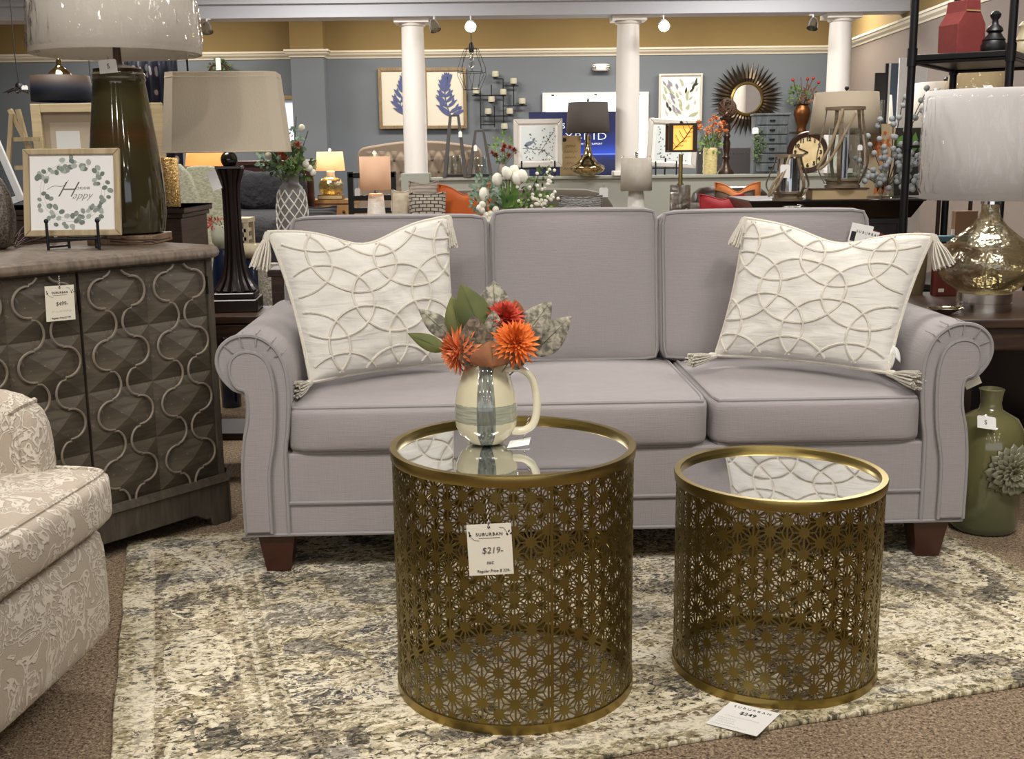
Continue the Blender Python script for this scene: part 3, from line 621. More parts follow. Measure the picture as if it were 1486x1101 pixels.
# ---------------------------------------------------------------- carved cabinet
M_cab=wood_mat('weathered_grey_brown_wood','3d372d','665c4d',.55,(3,3,26),.35,'9b907d'); M_cabtop=wood_mat('worn_cabinet_top','4e4338','7a6a5a',.6,(24,24,5),.25,'a99b88')
M_cabd=wood_mat('cabinet_trim_wood','37312a','584f43',.6,(26,26,4),.25); M_lipw=mat('rubbed_moulding','7d7365',.5,var=.25,vs=40)
CR=rad(53); CAB=T('cabinet','weathered grey brown cabinet with diamond panels and trellis moulding, left of the sofa','cabinet',(-.99,3.865,0),rz=CR)
WC,DC=1.28,.62
g=G(); g.prismz([(-WC-.01,.02),(-WC-.01,DC),(.0,DC),(.0,.05),(-.03,.02)],.16,.92); CAB.p('carcass',g,M_cabd,smooth=False)
g=G()
for i,(o_,z) in enumerate(((.030,.922),(.034,.935),(.026,.95),(.012,.958))): g.add([(-WC-o_,-o_,z),(-.035,-o_,z),(o_,.03,z),(o_,DC+o_,z),(-WC-o_,DC+o_,z)],[])
g.f=[tuple(reversed(range(5))),tuple(range(15,20))]+[(i*5+j,i*5+(j+1)%5,(i+1)*5+(j+1)%5,(i+1)*5+j) for i in range(3) for j in range(5)]; g.mi=[0]*len(g.f)
CAB.p('top_slab',g,M_cabtop,smooth=False,bevel=.004)
for (x0,x1,z0,z1,n_) in ((-.052,-.028,.165,.918,'stile'),(-WC,-.028,.914,.924,'rail')):
    g=G(); g.box(x0,x1,-.004,.03,z0,z1); CAB.p(n_,g,M_cabd,smooth=False,bevel=.002)
g=G(); g.prismz([(-.028,.0),(.0,.035),(.0,.06),(-.028,.06)],.165,.92); CAB.p('canted_corner',g,M_cabd,smooth=False)
# plinth with bracket feet
g=G()
g.prism([(-WC,.155),(-WC,0),(-WC+.12,0),(-WC+.12,.02),(-WC+.17,.055),(-.17,.055),(-.13,.03),(-.11,.03),(-.10,0),(-.03,0),(-.03,.155)],-.02,.02); g.prismz([(-.03,-.02),(.022,.035),(.022,.09),(-.03,.03)],0,.155); g.prismz([(.0,.05),(.022,.05),(.022,DC),(.0,DC)],.05,.155)
CAB.p('plinth',g,M_cabd,smooth=False,bevel=.004,kind='stuff')
g=G(); g.add([(-WC,-.028,.15),(-.03,-.028,.15),(.03,.03,.15),(.03,DC,.15),(-WC,-.012,.175),(-.03,-.012,.175),(.012,.035,.175),(.012,DC,.175)],[(0,1,5,4),(1,2,6,5),(2,3,7,6)]); CAB.p('plinth_moulding',g,M_cabd,smooth=False)
for s_ in (0,1):
    g=G(); g.box(-WC,-.04,DC-.06,DC,0,.16) if s_ else g.box(-WC,-WC+.05,.03,DC,0,.16); CAB.p('plinth_board',g,M_cabd,smooth=False)
cw,rh=.2385,.1905
pyr=None; lips={}
def lip_path(sg,z0,z1):                                              # one side of the ogee trellis, arcs with stepped cusps
    p=[]
    for cz in (1.034,.8425,.651,.4595,.268,.0765):
        for i in range(15):
            a=rad(97-194*i/14); p.append((sg*(.052+.048*math.cos(a)),cz+.0465*math.sin(a)))
        p.append((sg*.046,cz-.053))
        c2=cz-.09575
        for i in range(11):
            a=rad(52-104*i/10); p.append((sg*(.068-.057*math.cos(a)),c2+.0525*math.sin(a)))
        p.append((sg*.046,c2-.0425-.0035))
    return [(x,z) for x,z in p if z0<z<z1]
for di,dx in enumerate((-.5265,-1.0065)):
    d=build('door',G().box(0,.470,.004,.022,.166,.912),M_cabd,CAB.o,loc=(dx+.003,0,0),smooth=False,label=('right door with trellis moulding','left door with trellis moulding')[di])
    for c_ in range(2):
        for r_ in range(4):
            x=c_*.235; z=.1675+r_*.186
            if pyr is None:
                g=G(); w2,h2=.1172,.0925; m=.0; g.add([(-w2,.004,-h2),(w2,.004,-h2),(w2,.004,h2),(-w2,.004,h2),(0,-.026,0)],[(0,1,4),(1,2,4),(2,3,4),(3,0,4)]); pyr=build('pyramid_panel',g,M_cab,d,smooth=False,loc=(x+.1175,0,z+.093))
            else: dup(pyr,d,(x+.1175,0,z+.093))
        for sg in (-1,1):
            if sg not in lips:
                g=G(); g.tube([(x2,-.013+.0,z2) for x2,z2 in lip_path(sg,.17,.912)],.0040,6); lips[sg]=build('trellis_moulding',g,M_lipw,d,loc=(c_*.235+.1175,0,0))
            else: dup(lips[sg],d,(c_*.235+.1175,0,0))
    g=G(); g.tube([(.4725,.0,.80),(.4725,.0,.86)],.005,6); build('hinge',g,M_iron,d)
tp=Vector((-.61,-.031,.884)); P=CAB.o.matrix_basis @ tp
w_=CAB.o.rotation_euler.z
shop_tag('square price tag reading 499 hanging on the carved cabinet',P,.094,.104,[('$499-',.16,.52,.05,M_pencil),('Regular Price $ 779',.075,.92,.0,M_ink)],(0,rad(2),CR),(.004,.006,.03)); 
# ---------------------------------------------------------------- damask armchair
A=T('armchair','cream damask armchair with loose seat cushion at the left edge of the rug','armchair',(-1.013,1.95,0),rz=rad(84.5))
# local: x runs away from the camera along the front, y into the chair, z up
def asoft(name,c,h,p,puff,rings=(),n=12,label=None):
    g=G(); g.soft(c,h,p,n,puff); o=A.p(name,g,M_damask,ang=180,label=label)
    for ax,sg in rings:
        pts=[]; a,b=(ax+1)%3,(ax+2)%3
        for (u0,v0,u1,v1) in ((-1,-1,1,-1),(1,-1,1,1),(1,1,-1,1),(-1,1,-1,-1)):
            for i in range(16):
                q=[0,0,0]; q[ax]=sg; q[a]=u0+(u1-u0)*i/16; q[b]=v0+(v1-v0)*i/16; pts.append(softpt(q,c,h,p,puff))
        g=G(); g.tube(pts,.007,6,True); A.p('welt',g,M_damask,o)
asoft('seat_cushion',(.33,.27,.475),(.345,.29,.062),9,(.0,.012,.018),((2,1),(2,-1)))
asoft('seat_base',(.33,.36,.265),(.345,.355,.145),9,(.01,.012,0),(),label='upholstered front rail below the cushion')
asoft('arm',(-.0,.44,.49),(.07,.31,.238),5,(.0,.0,.0),((1,-1),))
asoft('arm',(.62,.44,.49),(.07,.31,.238),5,(.0,.0,.0),((1,-1),))
asoft('backrest',(.33,.80,.68),(.36,.11,.42),7,(0,.02,.02),((1,-1),))
for x in (.05,.63):
    for y in (.2,.78): g=G(); g.frustum(.018,.028,0,.13); A.p('leg',g,M_legwood,loc=(x,y,0),smooth=False)
# ---------------------------------------------------------------- helpers for the goods around the sofa (units: pixels at that distance)
def zmat(name,stops,rough=.3,zs=1.0,metal=0,coat=0,nz=.1,ns=8):
    t=NT(name); sp=t.n('SeparateXYZ'); t.L.new(t.tc.outputs['Object'],sp.inputs[0]); n=t.noise(ns,3)
    v=t.math('ADD',t.math('DIVIDE',sp.outputs[2],zs),t.math('MULTIPLY',t.math('SUBTRACT',n,.5),nz)); c=t.ramp(v,stops); t.set(Base_Color=c,Roughness=rough,Metallic=metal,Coat_Weight=coat); MAT[name]=t.m; return t.m
def lath(o,name,prof,m,n=28,par=None,ang=50,**kw):
    g=o.g(); lo={k:kw.pop(k) for k in list(kw) if k in('sx','sy','rot','lobes','amp','c','cap')}; g.lathe(prof,n,**lo); return o.p(name,g,m,par,ang=ang,**kw)
def bx(o,name,m,*b,par=None,bevel=0,**kw):
    g=o.g(); g.box(*b); return o.p(name,g,m,par,smooth=False,bevel=bevel*o.k,**kw)
def shade(o,z0,z1,r0,r1,m,n=36,trim=None,film_=None,sq=None,name='lampshade'):
    if sq: g=o.g(); q=lambda r:math.sqrt(2)*r; g.lathe([(q(r0),z0),(q(r1),z1)],4,sy=sq,rot=pi/4,cap=False); s=o.p(name,g,m,smooth=False,solid=1.2*o.k)
    else: s=lath(o,name,[(r0,z0),(r0+(r1-r0)*.5,(z0+z1)/2),(r1,z1)],m,n,cap=False,solid=1.0*o.k)
    if film_:                                                        # shrink wrap with real creases
        q=random.Random(int(r0*10)); wv=[(q.randint(5,34),q.uniform(-.16,.16),q.uniform(0,6),q.uniform(.3,1)) for _ in range(9)]; H_=z1-z0
        def wrap(a,b):
            an=-2*pi*a; z=z0-2+(H_+5)*b; r=r0+(r1-r0)*max(0,min(1,(z-z0)/H_)); e=min(1,b*12,(1-b)*12)
            f=sum(w*(1-abs(math.sin(.5*k_*an+s_*(z-z0)*60/H_+p)))**3 for k_,s_,p,w in wv)
            r=r*(.93+.085*e)+r0*.011*f*e; return (r*math.cos(an),r*math.sin(an),z)
        o.p('plastic_wrap',o.g().grid(wrap,220,30,flip=True),M_film,s,ang=180)
    return s
def finial(o,z,r,m): lath(o,'finial',[(0,z),(r*.5,z),(r*.4,z+r*.6),(r,z+r*1.4),(r*.6,z+r*2.3),(0,z+r*2.6)],m,10)
def small_tag(label,P,w,h,rz=0,s='S',tilt=0,m=None):
    o=T('price_tag',label,'price tag',P,kk(P),rz); g=o.g(); g.prism([(-w/2,0),(w/2,0),(w/2,h-2),(w/2-2,h),(-w/2+2,h),(-w/2,h-2)],0,.5); o.p('card',g,m or M_paperw,smooth=False,rot=(0,tilt,0))
    if s: text('print',s,h*.5*o.k,M_ink,o.o,(0,-.4*o.k,h*.5*o.k),(pi/2,tilt,0))
    g=o.g(); g.tube([(0,.2,h-1),(.5,.6,h+4)],.35,4); o.p('string',g,M_ink); return o
def frame(o,w,h,b,d,mf,paper,z0=0,lean=0,mat_in=0,glass=True):      # picture frame on its foot, front face toward -y
    Rm=Matrix.Rotation(lean,4,'X'); f=[]
    def P(name,g,m,**kw): g.M=Rm; return o.p(name,g,m,smooth=False,**kw)
    for nm,q in (('frame_bar',[(-w/2,z0),(w/2,z0),(w/2-b,z0+b),(-w/2+b,z0+b)]),('frame_bar',[(-w/2,z0+h),(w/2,z0+h),(w/2-b,z0+h-b),(-w/2+b,z0+h-b)][::-1]),('frame_bar',[(-w/2,z0),(-w/2+b,z0+b),(-w/2+b,z0+h-b),(-w/2,z0+h)]),('frame_bar',[(w/2,z0),(w/2,z0+h),(w/2-b,z0+h-b),(w/2-b,z0+b)])):
        P(nm,o.g().prism(q,-d,0),mf,bevel=.15*b*o.k)
    pa=P('paper',o.g().box(-w/2+b*.8,w/2-b*.8,-d*.45,-d*.1,z0+b*.8,z0+h-b*.8),paper)
    def prt(name,g,m): g.M=Rm; return o.p(name,g,m,smooth=False,kind='stuff')
    return prt
def foliage(o,cx,cz,rx,rz,n,m,L=7,w=4,ry=None,cy=0,name='foliage',droop=.2):
    g=o.g(); ry=ry or rx
    for i in range(n):
        a=R.random()*2*pi; e=math.acos(2*R.random()-1); q=R.random()**.4; d=Vector((math.sin(e)*math.cos(a),math.sin(e)*math.sin(a),math.cos(e)))
        p=Vector((cx+d.x*rx*q,cy+d.y*ry*q,cz+d.z*rz*q)); dd=d+Vector((R.uniform(-.7,.7),R.uniform(-.7,.7),R.uniform(-.2,.6)))
        g.leaf(p,dd,(0,-1,.4),L*R.uniform(.7,1.3),w*R.uniform(.7,1.2),3,droop,.2)
    return o.p(name,g,m,ang=180,kind='stuff')
def stems(o,base,tips,m,r=.8,name='stem'):
    for t in tips:
        b=Vector(base); t=Vector(t); mid=(b+t)/2+Vector((R.uniform(-2,2),0,4)); g=o.g(); g.tube(catmull([b,mid,t],4),r,4); o.p(name,g,m)
def blossoms(o,pts,r,m,name='blossom',kind='ball'):
    base={}
    for i,p in enumerate(pts):
        mm=m[i%len(m)] if isinstance(m,(list,tuple)) else m
        if mm not in base:
            g=o.g()
            if kind=='ball': g.ball((0,0,0),r,8,6)
            elif kind=='tulip': g.lathe([(r*.25,-r*1.2),(r*.8,-r*.7),(r,0),(r*.85,r*.8),(r*.35,r*1.3),(0,r*1.35)],8,lobes=3,amp=.12)
            else:
                for j in range(16):
                    a=j*2.4; el=1.3-1.5*j/16; d=Vector((math.cos(a)*math.cos(el),math.sin(a)*math.cos(el),math.sin(el))); g.leaf(d*r*.1,d,(0,0,1),r,r*.55,3,.1,.3)
            base[mm]=o.p(name,g,mm,ang=180,loc=Vector(p)*o.k,kind=None)
        else: dup(base[mm],o.o,Vector(p)*o.k,(R.uniform(-.5,.5),R.uniform(-.5,.5),R.uniform(0,6)))
M_fol=veined('deep_green_foliage','2c4420','587038',14); M_fols=veined('sage_green_foliage','56705c','86a08a',14); M_foll=veined('fresh_green_foliage','3f6424','7f9c48',14)
M_wh=mat('white_petal','e9e6d6',.7,var=.05); M_or=mat('orange_bloom','c8682c',.7,col2='e09a5a',vs=40); M_redb=mat('dark_red_bloom','7a1f16',.7,col2='a83a26',vs=40)
M_merc=mat('mercury_glass','c9b790',.12,1,col2='7b6c4c',vs=30); M_navy=mat('navy_glaze','101a30',.15,coat=.5)
M_twig=mat('red_brown_twig','3b2018',.7,var=.3,vs=30); M_bronze=mat('dark_bronze','3a2a20',.35,.5)
# ---------------------------------------------------------------- on the carved cabinet
ZC=.958
Y0=3.80; SG=T('framed_sign','square light oak framed print with a leaf wreath and the words Choose Happy','framed print',(-1.443,Y0,.998),rot=(rad(-11),0,rad(4)))
pt=frame(SG,.312,.288,.020,.018,M_oak,M_paperw)
RW=random.Random(3); g=G(); greys=[mat('wreath_leaf_light','aab1a8',.8),mat('wreath_leaf_mid','8b948c',.8),mat('wreath_leaf_dark','727b74',.8)]
for i in range(92):
    a=RW.random()*2*pi; q=RW.uniform(.074,.128); x,z=q*math.cos(a)*.98,.146+q*math.sin(a)*.95; r=RW.uniform(.006,.0085); aa=RW.random()*6
    g.col(i%3).poly([(x+r*(1.25*math.cos(t*pi/6)*math.cos(aa)-math.sin(t*pi/6)*math.sin(aa)),-.0084-i*.00001,z+r*(1.25*math.cos(t*pi/6)*math.sin(aa)+math.sin(t*pi/6)*math.cos(aa))) for t in range(12)])
SG.p('wreath_print',g,greys,smooth=False,kind='stuff')
g=G()
for q in (.094,.104): g.tube([(q*math.cos(i*.2),-.0083,.146+.95*q*math.sin(i*.2)) for i in range(5,34)],.0004,3)
SG.p('wreath_twig_print',g,greys[1],kind='stuff')
text('lettering','H',.075,M_pencil,SG.o,(-.025,-.009,.152),shear=.5,sx=1.1,bold=-.0016); text('lettering','appy',.034,M_pencil,SG.o,(.030,-.009,.134),shear=.45,bold=-.0006); text('lettering','CHOOSE',.0115,M_pencil,SG.o,(.034,-.009,.158))
g=G(); g.tube(catmull([(-.082,-.009,.155),(-.06,-.009,.166),(-.03,-.009,.166),(-.012,-.009,.185)],5),.0007,3); SG.p('flourish_print',g,M_pencil,kind='stuff')
E_=T('tabletop_easel','black wire easel with ball tips holding the Choose Happy print','easel',(-1.425,3.76,ZC))
for x in (-.083,.083):
    g=G(); g.tube([(x,-.02,0),(x,-.02,.09)],.005,8); g.ball((x,-.02,.094),.008,8,6); E_.p('front_post',g,M_black); g=G(); g.tube([(x,-.02,.036),(x,.055,.036)],.004,6); E_.p('ledge_arm',g,M_black)
    g=G(); g.tube([(x*.55,.06,0),(x*.55,.06,.04)],.005,8); E_.p('rear_post',g,M_black); g=G(); g.tube([(x,-.02,.01),(x*.55,.06,.01)],.004,6); E_.p('side_bar',g,M_black)
g=G(); g.tube([(-.083,-.02,.036),(.083,-.02,.036)],.004,6); E_.p('cross_bar',g,M_black)
g=G(); g.tube([(-.046,.06,.036),(.046,.06,.036)],.004,6); E_.p('cross_bar',g,M_black)
P=Vector((-1.340,4.05,ZC)); L1=T('table_lamp','tall olive glazed lamp with film wrapped ivory drum shade on the cabinet','lamp',P,kk(P)); k=L1.k
M_olive=zmat('olive_amber_glaze',((0,'37311e'),(.5,'39331f'),(.575,'3f2f14'),(.60,'46301a'),(.64,'3d2e16'),(.70,'3b361e'),(1,'3f3a22')),.07,252*k,coat=.6,nz=.05)
M_block=wood_mat('lamp_plinth_wood','6a5440','927a5c',.45,(30,4,4))
bx(L1,'plinth',M_block,-47,47,-47,47,0,13,bevel=1.5)
lath(L1,'body',[(40,13),(49,16),(53,40),(53,75),(50,110),(45,150),(40,190),(36,222),(35.5,226),(37,229),(35.5,232),(37,235),(34,239),(30,240)],M_olive,40)
lath(L1,'cap',[(34,239),(34,243),(20,247),(7,250),(6,252),(5,280),(0,280)],M_bronze)
s=shade(L1,263,400,116,106,M_ivory,48,film_=True)
g=L1.g(); g.tube([(0,0,278),(0,0,300)],3,8); L1.p('socket',g,M_bronze)
P=at(158,106,3.90); small_tag('white shop tag hanging under the film wrapped drum shade',P,26,19,tilt=rad(-4))
P=Vector((-1.70,3.80,ZC)); V=T('ornamental_pumpkin','dark silver ribbed pumpkin at the left edge of the cabinet top','ornament',P,kk(P)); lath(V,'body',[(10,0),(20,6),(27,25),(28,50),(23,80),(14,100),(6,108),(0,109)],mat('tarnished_glitter','4a443e',.4,.6,col2='8a8178',vs=160,bump=.6,bs=200),32,lobes=12,amp=.05)
V.p('stalk',V.g().tube([(0,0,106),(2,0,116),(6,0,124)],3,6),M_bronze)
TW=T('twig_garland','tangle of red brown grapevine twigs lying across the cabinet top','garland',(-1.55,3.85,ZC))
def onc(px,py): p=atz(px,py,ZC); return p
for i in range(16):
    a=[(R.uniform(0,30),R.uniform(352,362)),(R.uniform(30,80),R.uniform(346,358)),(R.uniform(60,110),R.uniform(340,354))]
    pts=[onc(*q)-TW.o.location for q in a]; pts[0].z=.006; pts[1].z=R.uniform(.008,.075); pts[2].z=R.uniform(.006,.02)
    TW.p('twig',G().tube(catmull(pts,5),R.uniform(.0014,.0028),5),M_twig)
for a in (((150,344),(190,348),(238,347)),((160,350),(205,352),(247,343)),((175,340),(215,350),(228,353))):
    pts=[Vector((0,0,.0))+(at(q[0],q[1],3.84)-TW.o.location) for q in a]
    for p in pts: p.z=max(.004,min(.03,p.z))
    TW.p('twig',G().tube(catmull(pts,5),.0022,5),M_twig)
# ---------------------------------------------------------------- dark console behind the cabinet and what stands on it
ZK=1.045; P=onz(292,4.82,0)
CN=T('console','dark brown moulded pedestal cabinet standing behind the carved one','cabinet',(P.x-.5,5.02,0))
g=G(); g.box(-.55,.47,-.17,.25,.05,1.0); CN.p('body',g,M_brownw,smooth=False,bevel=.004)
for z0,z1,e in ((1.0,1.02,.01),(1.02,1.045,.022),(1.045,ZK,.03)): CN.p('top_moulding',G().box(-.55-e,.47+e,-.17-e,.25+e,z0,z1),M_brownw,smooth=False,bevel=.003)
CN.p('front_panel',G().box(.12,.40,-.176,-.17,.2,.93),M_dark,smooth=False); CN.p('base',G().box(-.56,.48,-.18,.26,0,.06),M_brownw,smooth=False)
def onk(name,label,cat,px,Y,**kw): return bg(name,label,cat,px,0,Y,ZK,**kw)
CV=onk('stretched_canvas','back of a pale pine stretcher frame leaning behind the olive lamp','canvas',152,4.98); w=186
for b in ((-w/2,-w/2+14,0,146),(w/2-14,w/2,0,146),(-w/2+14,w/2-14,134,146),(-w/2+14,w/2-14,0,12)): bx(CV,'stretcher_bar',M_pine,b[0],b[1],-6,4,b[2],b[3],bevel=.8)
bx(CV,'canvas_back',mat('raw_canvas','b3a18a',.9,var=.06),-w/2+3,w/2-3,2,5,3,143); bx(CV,'inner_label',M_paperw,-62,-28,.5,2,76,108); bx(CV,'backing_sheet',mat('kraft_sheet','c7b8a2',.9),-70,20,1,2.4,14,120)
LD=onk('table_lamp','navy drum lampshade with large mercury glass finial, behind the pine stretcher','lamp',103,5.15); lath(LD,'stem',[(12,0),(12,4),(3,8),(3,140),(0,140)],M_bronze,12)
k=LD.k; t=zmat('navy_bronze_ombre',((.0,'1c2436'),(.90,'1c2436'),(.97,'4a3b30'),(1,'4a3b30')),.6,182*k,nz=.02); shade(LD,147,182,41,40,t); lath(LD,'finial',[(0,180),(17,182),(14,188),(8,193),(4,197),(4,203),(2,206),(0,206)],M_merc,16)
LD.p('shade_lid',LD.g().lathe([(0,180),(39,180)],36,cap=False),t)
GH=onk('pillar_holder','gold glitter mosaic cylinder standing on the dark pedestal','candle holder',250,4.93); M_mos=mat('gold_mosaic','8d6d3c',.25,.8,col2='d6b67a',vs=140,bump=.8,bs=160); lath(GH,'cylinder',[(12.5,0),(12.5,68),(11,70),(10,66),(10,4)],M_mos,24)
WE=onk('wooden_easel','light wood A-frame easel top at the far left above the white frame','easel',32,4.92)
for a,b in (((-24,0,0),(-2,0,134)),((34,0,50),(-6,4,140)),((6,3,140),(20,3,60)),((-2,0,98),(34,0,98)),((-4,0,58),(38,0,58))): WE.p('slat',WE.g().tube([a,b],4.2,4),M_oak,smooth=False)
bx(WE,'maker_plate',M_bronze,20,30,-5,-3.6,54,60)
WF=onk('leaning_mirror','white framed speckled mirror leaning at the left edge','mirror',2,4.90); WF.o.rotation_euler=(0,rad(-19),0)
for b in ((-60,-50,0,120),(28,38,0,120),(-50,28,110,120),(-50,28,0,10)): bx(WF,'frame_bar',M_white,b[0],b[1],-3,3,b[2],b[3],bevel=.8)
bx(WF,'speckled_glass',mat('antiqued_glass','b9b6ac',.12,1,col2='ddd9cc',vs=120),-50,28,-.5,1.5,10,110)
# ---------------------------------------------------------------- lamp on the side table by the left arm
ST=T('side_table','dark wood side table with drawer between cabinet and sofa','table',(-1.10,4.47,0)); zt=.655
for n_,b in (('top',(-.27,.27,-.15,.15,zt-.03,zt)),('drawer_front',(-.235,.235,-.145,-.12,zt-.15,zt-.035)),('apron',(-.24,.24,-.13,.13,zt-.16,zt-.03)),('lower_shelf',(-.24,.24,-.13,.13,.16,.19))): ST.p(n_,G().box(*b),M_brownw,smooth=False,bevel=.004)
for x in (-.22,.22):
    for y in (-.11,.11): ST.p('leg',G().box(x-.025,x+.025,y-.025,y+.025,0,zt-.03),M_brownw,smooth=False)
ST.p('knob',G().ball((0,-.152,zt-.09),.012,8,6),M_iron)
P=onz(345,4.5,zt); L2=T('table_lamp','dark reeded column lamp with cut-corner natural linen shade beside the left sofa arm','lamp',P,kk(P),rad(5)); M_col2=mat('rubbed_black_brown','201613',.3,var=.5,vs=50,st=(1,1,.15),coat=.3)
bx(L2,'plinth',M_col2,-33,33,-33,33,0,19,bevel=2); bx(L2,'plinth_step',M_col2,-29,29,-29,29,19,28,bevel=2)
pf=[(28,28),(24,34),(18,46),(13.5,66),(11.5,90),(10.5,120),(10.5,150),(11,176),(13,186),(16,197),(17,201)]
lath(L2,'core',[(r*.82,z) for r,z in pf],M_col2,20)
for i in range(12):
    a=2*pi*i/12+.1; L2.p('reed',L2.g().tube([(r*math.cos(a),r*math.sin(a),z) for r,z in pf],[max(2.2,r*.2) for r,z in pf],6),M_col2)
bx(L2,'capital',M_col2,-18,18,-18,18,201,205,bevel=.8); L2.p('ball',L2.g().ball((0,0,214),12,20,12),mat('black_brown_gloss','1a110e',.2,coat=.5)); L2.p('neck',L2.g().tube([(0,0,224),(0,0,252)],3,8),M_bronze)
def octo(hx,hy,c): return [(-hx+c,-hy),(hx-c,-hy),(hx,-hy+c),(hx,hy-c),(hx-c,hy),(-hx+c,hy),(-hx,hy-c),(-hx,-hy+c)]
def octshade(o,z0,z1,a,b,m):
    g=o.g(); A_=octo(*a); B_=octo(*b); g.add([(x,y,z0) for x,y in A_]+[(x,y,z1) for x,y in B_],[(i,(i+1)%8,8+(i+1)%8,8+i) for i in range(8)]); s=o.p('lampshade',g,m,smooth=False,solid=1.2*o.k)
    for z,q in ((z0+1,A_),(z1-1,B_),(z1-7,[(x*1.004,y*1.004) for x,y in octo(*[u+(v-u)*.06 for u,v in zip(b,a)])])): o.p('shade_trim',o.g().tube([(x,y,z) for x,y in q],.9,5,True),m,s)
octshade(L2,224,332,(84,54,16),(74,46,13),M_linen)
small_tag('white shop tag dangling from the reeded column lamp',at(316,275,4.45),14,28,tilt=rad(-18),s='')
# ---------------------------------------------------------------- right end table, glass lamp, bottle vase
ET=T('end_table','dark oak end table under the big glass lamp, right of the sofa','table',(1.86,4.28,0)); zt=.675
for n_,b in (('top',(-.36,.40,-.40,.40,zt-.032,zt)),('apron',(-.33,.37,-.37,.37,zt-.115,zt-.032)),('lower_shelf',(-.32,.36,-.36,.36,.14,.17))): ET.p(n_,G().box(*b),M_brownw,smooth=False,bevel=.006)
ET.p('back_panel',G().box(-.33,.37,.34,.37,.1,zt-.03),M_dark,smooth=False)
for x in (-.30,.34):
    for y in (-.34,.34): ET.p('leg',G().box(x-.045,x+.045,y-.045,y+.045,0,zt-.032),M_dark,smooth=False,bevel=.004)
def seeded(name,tint,spk):
    t=NT(name); tr=t.n('BsdfTransparent'); tr.inputs[0].default_value=lin(tint); gl=t.n('BsdfGlossy'); gl.inputs[0].default_value=lin(spk); gl.inputs['Roughness'].default_value=.16
    fr=thinfres(t,1.5); n=t.noise(16,4,.8,(1,1,2.5),rough=.7); b=t.n('Bump'); b.inputs['Strength'].default_value=.6; b.inputs['Distance'].default_value=.01; t.L.new(t.noise(38,2),b.inputs['Height']); t.L.new(b.outputs[0],gl.inputs['Normal']); t.L.new(b.outputs[0],fr.inputs['Normal'])
    f=t.math('ADD',t.math('ADD',fr.outputs[0],.20),t.math('MULTIPLY',t.math('SUBTRACT',n,.42,clamp=True),1.2),clamp=True); mx=t.n('MixShader'); t.put(mx.inputs[0],f); t.L.new(tr.outputs[0],mx.inputs[1]); t.L.new(gl.outputs[0],mx.inputs[2]); t.L.new(mx.outputs[0],t.out.inputs[0]); MAT[name]=t.m; return t.m
M_seed=seeded('champagne_seeded_glass','e6e0cb','dcd5bd')
P=onz(1427,4.12,zt); L3=T('table_lamp','big champagne glass lamp with film wrapped white drum shade right of the sofa','lamp',P,kk(P))
lath(L3,'metal_foot',[(38,0),(38,12),(37,12.6),(37,13.4),(38,14),(38,26),(20,28),(0,28)],mat('brushed_nickel','dad7d0',.2,1),40)
lath(L3,'glass_body',[(36,27),(42,31),(58,42),(69,58),(71,70),(66,84),(54,98),(38,110),(24,122),(15,134),(12,142),(12,152),(13,154)],M_seed,48,cap=False)
L3.p('inner_rod',L3.g().tube([(0,0,26),(0,0,166)],1.6,8),M_chrome); lath(L3,'collar',[(13,152),(13,156),(6,158),(5,172),(0,172)],M_chrome,20)
shade(L3,160,309,97,97,mat('white_drum_shade','d2cfcd',.9,bump=.15,bs=200),48,film_=True)
small_tag('white shop tag behind the neck of the champagne glass lamp',at(1447,322,4.2),10,26,tilt=rad(-8),s='')
BW=bg('bowl','small polished silver dish beside the champagne lamp foot','bowl',1372,0,4.02,zt); lath(BW,'dish',[(8,0),(10,1.5),(22,7),(27,9),(26,9.6),(12,4),(0,3)],M_chrome,28,sy=.6)
P=Vector((1.575,3.665,0)); GV=T('bottle_vase','olive green bottle vase with applied flower, on the carpet right of the sofa','vase',P,kk(P)); k=GV.k
M_gv=zmat('olive_crackle_glaze',((0,'50533c'),(.35,'5d5d3c'),(.7,'6e6a44'),(1,'69684a')),.12,210*k,coat=.5,nz=.25)
lath(GV,'body',[(38,0),(44,3),(47,12),(48.5,60),(49,120),(46,150),(38,164),(24,172),(16,177),(14,186),(16,202),(17.5,206),(15,207),(12,200),(11,186)],M_gv,44)
fl=GV.p('flower_centre',GV.g().ball((15,-46,98),9,10,6),mat('grey_green_flower_glaze','78775f',.3,coat=.2)); pmat=MAT['grey_green_flower_glaze']
for ring_,(n_,L_,w_,el) in enumerate(((20,35,12,.10),(18,29,11,.38),(14,22,9,.7),(10,14,7,1.05))):
    for i in range(n_):
        a=2*pi*i/n_+ring_*.4; d=Vector((math.cos(a)*math.cos(el),-math.sin(el),math.sin(a)*math.cos(el))); g=GV.g(); L_j=L_*R.uniform(.9,1.1)
        g.leaf((15+d.x*3,-50-ring_*1.2+d.y*2,98+d.z*3),d,(0,-1,0),L_j,w_*1.2,6,.15,.45,.7,1.7); GV.p('petal',g,pmat,ang=180,solid=1.2*GV.k)
small_tag('white shop tag lying on the olive bottle vase shoulder',at(1432,622,3.545),28,19,tilt=rad(10),s='S').o.rotation_euler=(rad(-28),0,.1)
